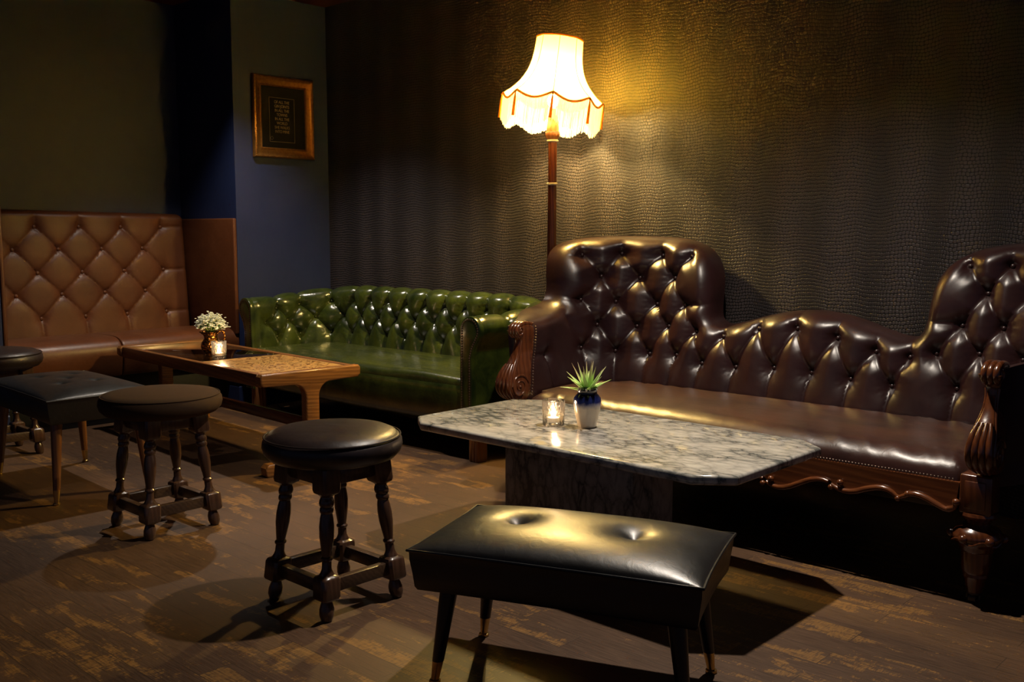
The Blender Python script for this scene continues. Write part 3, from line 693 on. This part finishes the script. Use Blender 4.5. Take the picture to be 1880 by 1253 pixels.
# ================================================================== STANDARD LAMP
LX, LY = -2.765, 3.205
def lamp():
    loc = (LX, LY, 0)
    t = thing('standard_lamp', 'lit standard lamp with fringed cream bell shade standing between the two sofas', 'lamp', loc)
    t.rotation_euler = (0, math.radians(.35), 0)
    MB().lathe([(0, 0), (.112, 0), (.116, .008), (.112, .020), (.090, .030), (.070, .038), (.050, .05), (.026, .066), (.020, .08), (0, .08)], 8).build('base', M['mahog'], t, ang=25)
    P = [(z, r, 2.0) for z, r in ((.066, .0235), (.12, .0250), (.30, .0245), (.70, .0215), (1.00, .0195), (1.145, .0190))]
    MB().post(P, (0, 0, 1.145), (0, 0, .06), 8).build('pole', M['mahog'], t, ang=20)
    MB().post([(1.15, .0185, 2), (1.24, .0185, 2), (1.322, .0190, 2)], (0, 0, 1.33), (0, 0, 1.15), 8).build('upper_pole', M['mahog'], t, ang=20)
    for z in (1.147, 1.325): MB().lathe([(0, z - .005), (.0215, z - .005), (.0245, z - .002), (.0245, z + .002), (.0215, z + .005), (0, z + .005)], 24).build('collar', M['wax'], t)
    MB().lathe([(0, 1.33), (.020, 1.33), (.029, 1.340), (.0315, 1.352), (.030, 1.362), (0, 1.362)], 24).build('turned_cup', M['teak_z'], t)
    MB().lathe([(0, 1.362), (.024, 1.362), (.0255, 1.372), (.0235, 1.395), (.020, 1.412), (.022, 1.420), (.019, 1.428), (0, 1.428)], 32, mod=lambda a, z: 1 + .06 * math.cos(8 * a + (z - 1.36) * 260)).build('carved_neck', M['cream'], t)
    MB().lathe([(0, 1.428), (.012, 1.428), (.012, 1.450), (.010, 1.458), (0, 1.458)], 16).build('bulb_holder', M['brass'], t)
    tilt = Matrix.Translation((0, 0, 1.5)) @ Matrix.Rotation(math.radians(3.4), 4, Vector((-.73, .68, 0)).normalized().cross(Vector((0, 0, 1)))) @ Matrix.Translation((0, 0, -1.5))
    tilt = Matrix.Translation((0, 0, 1.5)) @ Matrix.Rotation(math.radians(6.5), 4, Vector((-.682, .731, 0))) @ Matrix.Translation((0, 0, -1.5))
    # bell shade in eight panels with a scalloped hem
    n = 96; A0 = math.atan2(-.757, .655) + .0
    prof = [(0, .096), (.30, .101), (.46, .108), (.60, .120), (.72, .137), (.82, .156), (.91, .178), (1.0, .206)]
    zz = np.linspace(0, 1, 26); rr = np.interp(zz, [p[0] for p in prof], [p[1] for p in prof]); rr = np.convolve(np.pad(rr, 2, mode='edge'), np.ones(5) / 5, 'valid')
    rr[-1] = .207; rr[-2] = .196
    def pan(a):                             # panel factor: 1 on a rib, flatter between ribs; scallop 0..1
        q = ((a - A0) % (PI / 4)) / (PI / 4); f = math.cos(PI / 8) / math.cos((q - .5) * PI / 4); return .55 + .45 * f if False else .3 * 1 + .7 * f, math.sin(PI * q)
    V = []; F = []
    for i, (k, r) in enumerate(zip(zz, rr)):
        for j in range(n):
            a = 2 * PI * j / n; f, sl = pan(a); zb = 1.500 - .026 * sl; z = 1.742 + (zb - 1.742) * k; V.append((r * f * math.cos(a), r * f * math.sin(a), z))
    for i in range(len(zz) - 1):
        for j in range(n): a, b = i * n + j, i * n + (j + 1) % n; F.append((a, b, b + n, a + n))
    sh = MB().add(V, F).build('lamp_shade', M['shade'], t, ang=60, xf=tilt)
    # ribs, top binding and hem braid
    mb = MB()
    for k in range(8):
        a = A0 + k * PI / 4; mb.tube([(r * 1.004 * math.cos(a), r * 1.004 * math.sin(a), 1.742 + (1.500 - 1.742) * q) for q, r in zip(zz, rr)], .0013, 5)
    mb.tube([(.0965 * pan(2 * PI * j / n)[0] * math.cos(2 * PI * j / n), .0965 * pan(2 * PI * j / n)[0] * math.sin(2 * PI * j / n), 1.741) for j in range(n)], .0034, 6, True)
    mb.build('shade_binding', M['tassel'], sh, xf=tilt)
    hem = [(.2085 * pan(2 * PI * j / n)[0] * math.cos(2 * PI * j / n), .2085 * pan(2 * PI * j / n)[0] * math.sin(2 * PI * j / n), 1.499 - .026 * pan(2 * PI * j / n)[1]) for j in range(n)]
    MB().tube(hem, .0050, 6, True).build('hem_braid', M['braid'], sh, xf=tilt)
    # fringe: several hundred fine hanging strands as one skirt
    mb = MB(); N = 500
    for j in range(N):
        a = 2 * PI * (j + .4 * random.random()) / N; f, sl = pan(a); r = .2075 * f + random.uniform(-.0015, .0015)
        z0 = 1.497 - .026 * sl; ln = .098 + .010 * sl + random.uniform(-.004, .004) + (.006 if sl < .2 else 0)
        w = .00125; ca, sa = math.cos(a), math.sin(a); r2 = r + random.uniform(-.003, .002)
        q = [(r * ca, r * sa, z0), (r * ca, r * sa, z0 - ln * .5), (r2 * ca, r2 * sa, z0 - ln)]
        mb.tube(q, [w, w, w * .8], 4)
    mb.build('fringe', M['fringe'], sh, xf=tilt)
    for k in range(8):
        a = A0 + k * PI / 4; r = .2125; x, y = r * math.cos(a), r * math.sin(a)
        mb = MB().ball((x, y, 1.492), .0045, 2); mb.lathe([(0, 1.488), (.0022, 1.487), (.0030, 1.478), (.0048, 1.466), (.0052, 1.452), (.0060, 1.405), (.0062, 1.396), (0, 1.396)], 10, x, y)
        mb.build('tassel', M['tassel'], sh, xf=tilt)
    mb = MB().ball((0, 0, 1.488), .024, 3, (1, 1, 1.15)); mb.lathe([(0, 1.455), (.010, 1.455), (.012, 1.470), (0, 1.470)], 12); mb.build('bulb', M['bulb'], t)
    L = bpy.data.lights.new('bulb_light', 'POINT'); L.energy = 250; L.color = (1.0, .71, .25); L.shadow_soft_size = .04
    o = bpy.data.objects.new('bulb_light', L); COL.objects.link(o); o.location = (LX * S, LY * S, 1.485 * S)
    bpy.data.objects['bulb'].visible_shadow = True
lamp()

# ================================================================== PICTURE ON THE PIER
def picture():
    y0, y1, z0, z1 = 3.004, 3.392, 1.346, 1.782; cy, cz = (y0 + y1) / 2, (z0 + z1) / 2; loc = (WX, cy, cz)
    t = thing('framed_picture', 'small gilt-framed dark print of gold capital lettering hung on the navy wall', 'picture', loc)
    w, h = (y1 - y0) / 2, (z1 - z0) / 2
    # moulding swept round the rectangle: (inset, depth)
    prof = [(0, .004), (0, .020), (.004, .027), (.012, .030), (.018, .026), (.024, .022), (.034, .019), (.044, .016), (.048, .018), (.054, .014), (.056, .008), (.056, .004)]
    rings = []
    for sy, sz in ((-1, -1), (1, -1), (1, 1), (-1, 1), (-1, -1)): rings.append([(d, sy * (w - i), sz * (h - i)) for i, d in prof])
    V = [p for r in rings[:4] for p in r]; m = len(prof); F = []
    for k in range(4):
        for j in range(m): a, b = k * m + j, k * m + (j + 1) % m; c, d = ((k + 1) % 4) * m + (j + 1) % m, ((k + 1) % 4) * m + j; F.append((a, b, c, d))
    fr = MB().add(V, F).build('frame', M['gilt'], t, ang=30)
    mb = MB()
    def run(i, d, r, st):
        c = [(d, -(w - i), -(h - i)), (d, w - i, -(h - i)), (d, w - i, h - i), (d, -(w - i), h - i), (d, -(w - i), -(h - i))]; nails(mb, c, r, st)
    run(.053, .0155, .0024, .0062); mb.build('inner_beading', M['gilt'], fr); mb = MB(); run(.009, .0295, .0032, .0105); mb.build('outer_beading', M['gilt'], fr)
    MB().box(.004, .010, -(w - .05), w - .05, -(h - .05), h - .05, 0).build('print', M['mount'], t)
    # thin ruled border and the lettering
    a0, a1, b0, b1 = -.098 + .010, .072, -.150 + .02, .105; X = .0106; mb = MB()
    for (p, q) in (((a0, b1), (a1, b1)), ((a1, b1), (a1, b0)), ((a1, b0), (a0, b0)), ((a0, b0), (a0, b1))):
        mb.box(.0095, X, min(p[0], q[0]) - .0008, max(p[0], q[0]) + .0008, min(p[1], q[1]) - .0008, max(p[1], q[1]) + .0008, 0)
    mb.tube([(X, a0 + .012 + .008 * math.cos(2 * PI * k / 20), b0 + .018 + .008 * math.sin(2 * PI * k / 20)) for k in range(20)], .0007, 5, True)
    mb.build('ruled_border', M['ink'], t)
    lines = ['OF ALL THE', 'GIN JOINTS', 'IN ALL THE', 'TOWNS', 'IN ALL THE', 'WORLD', 'SHE WALKS', 'INTO MINE']
    mc = (a0 + a1) / 2
    cu = bpy.data.curves.new('lettering', 'FONT'); cu.body = '\n'.join(lines); cu.align_x = 'CENTER'; cu.align_y = 'TOP'; cu.size = .0208 * S; cu.space_line = 1.03; cu.extrude = .0004; cu.space_character = .95
    tmp = bpy.data.objects.new('lettering', cu); COL.objects.link(tmp); dg = bpy.context.evaluated_depsgraph_get(); dg.update()
    me = bpy.data.meshes.new_from_object(tmp.evaluated_get(dg)); bpy.data.objects.remove(tmp)
    o = bpy.data.objects.new('lettering', me); COL.objects.link(o); me.materials.clear(); me.materials.append(M['ink']); o.parent = t
    # text x runs along +y, text y runs along +z, facing +x
    R = Matrix(((0, 0, 1), (1, 0, 0), (0, 1, 0))).to_4x4(); me.transform(Matrix.Translation((X * S, mc * S, (b1 - .012) * S)) @ R @ Matrix.Diagonal((.92, 1.05, 1, 1)))
picture()

# ================================================================== TILE-TOP COFFEE TABLE
TT = (-3.925, 2.362, math.radians(-3.3))
def tile_table():
    t = thing('tile_top_coffee_table', 'long low teak coffee table with smoked glass and etched tile top', 'table', (TT[0], TT[1], 0), TT[2])
    hx, hy, zt = .678, .218, .400
    # long rails and raised lips
    for sg in (-1, 1): MB().box(-hx + .030, hx - .034, sg * hy - (.0 if sg < 0 else .026), sg * hy + (.026 if sg < 0 else 0), zt - .050, zt + .0015, .004, 3).build('side_rail', M['teak'], t)
    def end(x0, x1):
        e = 9; zb = zt - .046; prof = []
        # T-shaped end board: rounded top board, filleted post, in the y-z plane
        P = [(-hy - .012, zb + .012), (-hy - .012, zt - .006), (-hy - .004, zt + .003), (hy + .004, zt + .003), (hy + .012, zt - .006), (hy + .012, zb + .012), (hy, zb)]
        r = .055; pw = .030
        P += [(pw + r, zb - .004)] + [(pw + r - r * math.sin(a), zb - .004 - r + r * math.cos(a)) for a in np.linspace(.15, PI / 2, 8)]
        P += [(pw, .045), (-pw, .045)]
        P += [(-pw - r + r * math.sin(a), zb - .004 - r + r * math.cos(a)) for a in np.linspace(PI / 2, .15, 8)] + [(-pw - r, zb - .004), (-hy, zb)]
        return MB().prism(P, x0, x1, 'x', .006, 3)
    for x0 in (-hx, hx - .042):
        o = end(x0, x0 + .042).build('trestle_end', M['teak_y'], t)
        y = hy - .002; P = [(-y, .006), (-y + .008, 0), (y - .008, 0), (y, .006), (y + .002, .036), (y - .012, .050), (-y + .012, .050), (-y - .002, .036)]
        MB().prism(P, x0 - .002, x0 + .044, 'x', .005, 3).build('foot', M['teak_y'], o)
    MB().box(-hx + .04, hx - .04, -.012, .012, .158, .202, .003).build('stretcher', M['mahog_x'], t)
    MB().box(.108, hx - .035, -hy + .02, hy - .02, zt - .020, zt - .010, .001).build('under_top', M['teak'], t)
    xs = .105; MB().box(-hx + .040, xs, -hy + .026, hy - .026, zt - .010, zt - .003, .001).build('smoked_glass_panel', M['smoke'], t)
    MB().box(xs + .002, hx - .040, -hy + .026, hy - .026, zt - .010, zt - .002, .001).build('tile_panel', M['tile'], t)
tile_table()

# ================================================================== MARBLE TABLE
def marble_table():
    cx, cy = -1.715, 2.222
    t = thing('marble_coffee_table', 'grey and white marble coffee table with clipped corners on a block base', 'table', (cx, cy, 0))
    X, Y, c, d = .557, .278, .085, .066
    P = [(-X + c, -Y), (X - c, -Y), (X, -Y + d), (X, Y - d), (X - c, Y), (-X + c, Y), (-X, Y - d), (-X, -Y + d)]
    MB().prism(P, .360, .385, 'z', .0085, 4).build('marble_top', M['marble'], t)
    mb = MB().box(-2.010 - cx, -1.540 - cx, 2.125 - cy, 2.318 - cy, 0, .360, .003); mb.build('marble_pedestal', M['marble_base'], t)
marble_table()

# ================================================================== ROUND BAR STOOLS
def make_stool(kind):
    t = thing('bar_stool', '', 'stool', (0, 0, 0), 0, 'round low stools with turned legs')
    if kind == 'cloth': pr = [(0, .370), (.150, .370), (.172, .376), (.186, .390), (.190, .406), (.188, .420), (.180, .431), (.172, .436), (.150, .440), (.08, .444), (0, .445)]
    else: pr = [(0, .372), (.140, .372), (.160, .378), (.173, .392), (.178, .408), (.176, .422), (.170, .4315), (.1675, .4325), (.165, .435), (.160, .440), (.145, .447), (.10, .454), (.05, .457), (0, .458)]
    st = MB().lathe(pr, 64).build('seat', M['fabric'] if kind == 'cloth' else M['plum'], t, ang=60)
    r = .1725 if kind != 'cloth' else .1815; z = .433 if kind != 'cloth' else .431
    MB().tube([(r * math.cos(2 * PI * k / 64), r * math.sin(2 * PI * k / 64), z) for k in range(64)], .0022, 6, True).build('piping', M['fabric'] if kind == 'cloth' else M['plum'], st)
    for sx in (-1, 1):
        for sy in (-1, 1):
            P = [(0.0, .010, 2), (.003, .014, 2), (.016, .0185, 2), (.030, .0185, 2), (.042, .015, 2), (.047, .013, 2), (.050, .016, 4), (.055, .024, 8), (.060, .0265, 9), (.104, .0265, 9), (.109, .024, 7), (.113, .017, 3), (.117, .0165, 2), (.121, .0145, 2), (.128, .0120, 2), (.146, .0115, 2), (.150, .0150, 2), (.154, .0150, 2), (.158, .0115, 2),
                 (.175, .0140, 2), (.205, .0180, 2), (.230, .0185, 2), (.250, .0165, 2), (.262, .0140, 2), (.265, .0165, 2), (.270, .0175, 2), (.275, .0165, 2), (.278, .0150, 2), (.281, .0175, 2), (.288, .0190, 2), (.295, .0175, 2), (.299, .0155, 2), (.303, .0150, 2), (.307, .018, 4), (.312, .025, 8), (.320, .0275, 9), (.372, .0275, 9)]
            MB().post(P, (sx * .079, sy * .079, .372), (sx * .112, sy * .112, 0), 24).build('leg', M['oak'], t, ang=35)
    for sg in (-1, 1):
        MB().box(-.082, .082, sg * .104 - .011, sg * .104 + .011, .064, .098, .003).build('stretcher', M['oak_x'], t)
        MB().box(sg * .104 - .011, sg * .104 + .011, -.082, .082, .066, .100, .003).build('stretcher', M['oak_x'], t)
        MB().box(-.066, .066, sg * .083 - .010, sg * .083 + .010, .328, .372, .002).build('seat_rail', M['oak'], t)
        MB().box(sg * .083 - .010, sg * .083 + .010, -.066, .066, .328, .372, .002).build('seat_rail', M['oak'], t)
    return t
st = make_stool('leather'); st.location = (-2.045 * S, 1.52 * S, 0); st['label'] = 'dark leather round stool nearest the camera, in front of the marble table'
s3 = copy_tree(st); s3.location = (-4.462 * S, 1.578 * S, 0); s3['label'] = 'dark leather round stool half cut off by the left picture edge, beside the banquette'
s2 = make_stool('cloth'); s2.location = (-2.972 * S, 1.537 * S, 0); s2['label'] = 'brown cloth round stool in front of the tile-top table, beside the buttoned footstool'

# ================================================================== FOOTSTOOLS
def pad(hx, hy, zb, zs, crown, dim, ear=.010, Dm=.022, lm=.035, segs=(), taper=.95):
    """boxed pad: pulled-out corners, crowned top with button dimples, tucked sides"""
    nx, ny = 90, 56; V = []; F = []
    def edge(u, v):                          # u, v in -1..1 with slightly concave sides
        x = hx * u * (1 - ear * 1.8 * (1 - abs(v) ** 2.5)); y = hy * v * (1 - ear * 2.6 * (1 - abs(u) ** 2.5)); return x, y
    for i in range(nx + 1):
        for j in range(ny + 1):
            u = math.sin((-1 + 2 * i / nx) * PI / 2) * .35 + (-1 + 2 * i / nx) * .65; v = math.sin((-1 + 2 * j / ny) * PI / 2) * .35 + (-1 + 2 * j / ny) * .65
            x, y = edge(u, v); c = (max(0, 1 - abs(u) ** 3.2) * max(0, 1 - abs(v) ** 2.6)) ** .55; z = zs + crown * c
            for (bx, by) in dim:
                q = math.hypot(x - bx, y - by); z -= Dm * math.exp(-(q / lm) ** 1.25)
            for (a, b) in segs:
                q = segdist(np.array([[x, y]]), [a], [b])[0]; z -= .004 * math.exp(-q / .008) * c
            z = max(z, zs - .002) if abs(u) > .98 or abs(v) > .98 else z
            V.append((x, y, z))
    for i in range(nx):
        for j in range(ny): a = i * (ny + 1) + j; F.append((a, a + ny + 1, a + ny + 2, a + 1))
    mb = MB().add(V, F)
    rim = [i * (ny + 1) for i in range(nx + 1)] + [nx * (ny + 1) + j for j in range(1, ny + 1)] + [i * (ny + 1) + ny for i in range(nx - 1, -1, -1)] + [j for j in range(ny - 1, 0, -1)]
    edgeP = [V[k] for k in rim]; rings = []
    for k, (dz, sc) in enumerate(((0, 1.0), (.004, .992), (.02, .990), (.05, .975), (zs - zb - .008, taper), (zs - zb, taper - .015))):
        rings.append([(p[0] * sc if k else p[0], p[1] * (1 - (1 - sc) * 1.6) if k else p[1], (zs if k else p[2]) - dz) for p in edgeP])
    n = len(rim); VV = [p for r in rings for p in r]; FF = []
    for i in range(len(rings) - 1):
        for j in range(n): a, b = i * n + j, i * n + (j + 1) % n; FF.append((a, b, b + n, a + n))
    FF.append(tuple(range((len(rings) - 1) * n, len(rings) * n))); mb.add(VV, FF)
    return mb, edgeP
def footstool(name, label, loc, rot, hx, hy, zb, zs, crown, dim, fx, fy, mat, leg, **k):
    t = thing(name, label, 'footstool', loc, rot)
    mb, e = pad(hx, hy, zb, zs, crown, dim, **k); c = mb.build('cushion', mat, t, ang=50)
    MB().tube([(x * 1.003, y * 1.003, zs + .0005) for x, y, z in e], .0030, 6, True).build('piping', mat, c)
    if k.get('lm', .035) < .03:
        studs([(x, y, zs + crown * .62) for x, y in dim], .006, mat, c, (0, 0, 0), 2, (1, 1, .5))
    for sx in (-1, 1):
        for sy in (-1, 1):
            b = (sx * fx, sy * fy, 0); tp = (sx * (fx - .028), sy * (fy - .022), zb + .004); at = lambda z: tuple(b[i] + (tp[i] - b[i]) * z / tp[2] for i in range(3))
            lg = MB().post([(z, .0105 + .0095 * z / tp[2], 2) for z in (.048, .1, zb + .004)], tp, b, 20).build('leg', leg, t)
            MB().post([(0.0, .011, 2), (.003, .0125, 2), (.007, .0118, 2), (.009, .0085, 2), (.014, .0090, 2), (.052, .0124, 2)], tp, b, 20).build('ferrule', M['brass'], lg)
    return t
footstool('leather_footstool', 'black leather footstool with two deep button dimples and black legs, in the foreground', (-1.293, 1.583, 0), math.radians(21.4), .304, .180, .212, .298, .040, [(-.135, .015), (.125, .005)], .268, .132, M['black'], M['blackwood'], Dm=.026, lm=.034, taper=.965)
footstool('buttoned_footstool', 'black vinyl footstool with small tufting buttons and brown legs, left of the cloth stool', (-3.762, 1.575, 0), math.radians(-2.6), .338, .196, .285, .372, .030, [(-.11, -.062), (.11, -.062), (-.11, .062), (.11, .062), (0, 0)], .298, .166, M['black'], M['teak_z'], Dm=.012, lm=.018)

# ================================================================== TABLE-TOP THINGS
def tumbler(loc, label, r=.033, h=.074):
    t = thing('candle_glass', label, 'candle holder', loc, 0, 'cut glass candle tumblers')
    P = [(0, 0), (r * .93, 0), (r * .97, .003), (r * 1.0, h * .5), (r * 1.02, h), (r * .98, h + .0012), (r * .945, h), (r * .92, h * .4), (r * .86, .011), (0, .010)]
    MB().lathe(P, 48).build('glass', M['glass'], t, ang=50)
    c = thing('tealight', 'lit tealight burning inside ' + ('the tumbler on the marble table' if 'marble' in label else 'the tumbler on the tile-top table'), 'candle', (loc[0], loc[1], loc[2] + .0105), 0, 'burning tealights')
    MB().lathe([(0, 0), (.018, 0), (.0185, .013), (.0178, .013), (.0175, .011), (0, .011)], 28).build('foil_cup', M['alu'], c)
    MB().lathe([(0, .0005), (.0172, .0005), (.0172, .0118), (0, .0112)], 28).build('wax', M['wax'], c)
    MB().lathe([(0, .011), (.0030, .012), (.0066, .018), (.0072, .024), (.0054, .034), (.0024, .044), (0, .051)], 14).build('flame', M['flame'], c)
    L = bpy.data.lights.new('candle_light', 'POINT'); L.energy = .60; L.color = (1, .68, .40); L.shadow_soft_size = .012
    o = bpy.data.objects.new('candle_light', L); COL.objects.link(o); o.location = tuple(v * S for v in (loc[0], loc[1], loc[2] + .068))
def small_things():
    zm = .385
    tumbler((-1.868, 2.181, zm + .0005), 'cut glass tumbler holding a candle beside the blue pot on the marble table')
    px, py = -1.780, 2.228
    t = thing('potted_succulent', 'spiky green succulent in a small blue and cream glazed pot', 'plant', (px, py, zm + .0005))
    P = [(0, 0), (.026, 0), (.029, .004), (.030, .010), (.036, .030), (.0405, .052), (.0415, .066), (.040, .074), (.034, .081), (.0295, .085), (.030, .093), (.033, .0955), (.0315, .097), (.027, .095), (.026, .086), (0, .084)]
    P = [(r * .96, z * 1.16) for r, z in P]
    MB().lathe(P, 48, mod=lambda a, z: 1 + (.012 * math.cos(8 * a) if z < .093 else 0)).build('pot', M['glaze'], t, ang=50)
    mb = MB()
    for k in range(26):
        a = 2 * PI * k / 26 + random.uniform(-.1, .1); r = random.uniform(.016, .030); mb.ball((r * math.cos(a), r * math.sin(a), .111 + random.uniform(-.002, .003)), random.uniform(.003, .0055), 1)
    mb.build('pebbles', M['pebble'], t)
    mb = MB()
    for k in range(21):
        a = k * 2.39996; el = .22 + 1.22 * (1 - (k / 21)) ** .8; ln = random.uniform(.072, .100) * (.85 + .2 * math.sin(el)); w = random.uniform(.0070, .0092)
        d = Vector((math.cos(a) * math.cos(el), math.sin(a) * math.cos(el), math.sin(el))); pts = []; rs = []
        for i in range(8):
            f = i / 7; p = Vector((.004 * math.cos(a), .004 * math.sin(a), .104)) + d * ln * f + Vector((0, 0, -.012 * f * f * math.cos(el))); pts.append(p); rs.append(w * (1 - f ** 1.6) * (.75 + .6 * math.sin(PI * min(1, f * 1.3)) * .5) + .0003)
        mb.tube(pts, rs, 6, flat=.45)
    mb.build('leaves', M['succ'], t, ang=80)
    # jug, flowers and candle on the tile table
    zt = .3975; ca, sa = math.cos(TT[2]), math.sin(TT[2]); jx, jy = -3.992, 2.312
    t = thing('copper_jug', 'small embossed copper jug standing on the smoked glass panel', 'jug', (jx, jy, zt), math.radians(225))
    P = [(0, 0), (.024, 0), (.026, .003), (.024, .007), (.030, .014), (.040, .028), (.0445, .042), (.042, .056), (.034, .068), (.029, .078), (.029, .090), (.033, .104), (.0345, .107), (.032, .107), (.027, .092), (.026, .078), (0, .070)]
    def spout(a, z):
        if z < .088: return 1.0
        q = math.cos(a); return 1 + (.55 * max(0, q) ** 6) * (z - .088) / .02
    MB().lathe(P, 56, mod=spout).build('jug_body', M['copper'], t, ang=60)
    MB().tube([(-.028, 0, .098), (-.040, 0, .110), (-.054, 0, .108), (-.062, 0, .092), (-.060, 0, .074), (-.050, 0, .062), (-.041, 0, .058)], [.004, .0045, .0045, .004, .004, .004, .0045], 8).build('handle', M['copper'], t)
    f = thing('flower_posy', 'posy of tiny white blossoms and green leaves in the copper jug', 'flowers', (jx, jy, zt + .101))
    mb = MB(); mbs = MB()
    for k in range(38):
        a = k * 2.39996; ct = 1 - 1.02 * (k + .5) / 38; stn = math.sqrt(max(0, 1 - ct * ct)); R_ = .054 + random.uniform(-.006, .006); c = Vector((R_ * 1.12 * stn * math.cos(a), R_ * 1.12 * stn * math.sin(a),   .026 + R_ * ct))
        mbs.tube([(.008 * math.cos(a), .008 * math.sin(a), 0), (c.x * .5, c.y * .5, c.z * .6), tuple(c)], .0012, 5)
        for i in range(13):
            o = c + Vector((random.gauss(0, .0075), random.gauss(0, .0075), random.gauss(0, .005)))
            for p in range(4): b = p * PI / 2 + random.random(); mb.ball(o + Vector((.0026 * math.cos(b), .0026 * math.sin(b), 0)), .0029, 1, (1, 1, .6))
    mbs.build('stems', M['stem'], f); mb.build('blossoms', M['white_bloom'], f)
    mb = MB()
    for k in range(22):
        a = k * 2.1 + .5; ln = random.uniform(.034, .060); el = random.uniform(.08, .6); z0 = random.uniform(.012, .036); d = Vector((math.cos(a) * math.cos(el), math.sin(a) * math.cos(el), math.sin(el)))
        s_ = Vector((-math.sin(a), math.cos(a), 0)); n_ = d.cross(s_); V = []; F = []
        base = Vector((.010 * math.cos(a), .010 * math.sin(a), z0))
        for i in range(9):
            q = i / 8; w = .0165 * math.sin(PI * q ** .8) + .0012
            for j in (-1, 0, 1): V.append(base + d * ln * q + s_ * w * j + n_ * (.003 * abs(j) - .010 * q * q))
        for i in range(8):
            for j in range(2): p = i * 3 + j; F.append((p, p + 3, p + 4, p + 1))
        V2 = [v - n_ * .0008 for v in V]; m = len(V); mb.add(V + V2, F + [tuple(i + m for i in q[::-1]) for q in F])
    mb.build('leaves', M['leaf'], f, ang=80)
    tumbler((-3.880, 2.285, zt + .0005), 'cut glass tumbler holding a candle beside the copper jug', .032, .075)
small_things()

# loose cable on the floor by the pier
c = MB().tube([tuple(p) for p in [(-4.640, 3.08, .16), (-4.630, 3.07, .06), (-4.60, 3.05, .012), (-4.52, 3.02, .004), (-4.40, 3.03, .004), (-4.25, 3.10, .004), (-4.1, 3.15, .004)]], .004, 8).build('power_cable', M['cable'])
tag(c, 'thin black cable trailing along the floor at the foot of the navy wall', 'cable')

# ================================================================== LIGHT
def spot(x, y, energy, size, blend, color=(1, .88, .74), aim=(0, 0), r=.028):
    L = bpy.data.lights.new('downlight', 'SPOT'); L.energy = energy; L.color = color; L.spot_size = math.radians(size); L.spot_blend = blend; L.shadow_soft_size = r
    o = bpy.data.objects.new('downlight', L); COL.objects.link(o); o.location = (x * S, y * S, (CZ - .02) * S)
    o.rotation_euler = (aim[1], aim[0], 0); return o
spot(-1.52, 2.40, 205, 114, .95)
spot(-4.10, 2.58, 118, 100, .6)
W = bpy.data.worlds.new('world'); SC.world = W; W.use_nodes = True
W.node_tree.nodes['Background'].inputs[0].default_value = (.45, .56, .95, 1); W.node_tree.nodes['Background'].inputs[1].default_value = .06

# ================================================================== CAMERA
cd = bpy.data.cameras.new('camera'); cam = bpy.data.objects.new('camera', cd); COL.objects.link(cam); SC.camera = cam
cd.sensor_width = 36; cd.lens = 1828 / 1880 * 36; cd.clip_start = .02
p, a = math.radians(6.3), math.radians(47)
fw = Vector((-math.cos(a) * math.cos(p), math.sin(a) * math.cos(p), -math.sin(p))); cam.location = (0, 0, .95 * S); cam.rotation_euler = fw.to_track_quat('-Z', 'Y').to_euler()
SC.view_settings.view_transform = 'Standard'; SC.view_settings.look = 'None'; SC.view_settings.gamma = 1; SC.view_settings.exposure = 0.0
SC.cycles.use_denoising = True
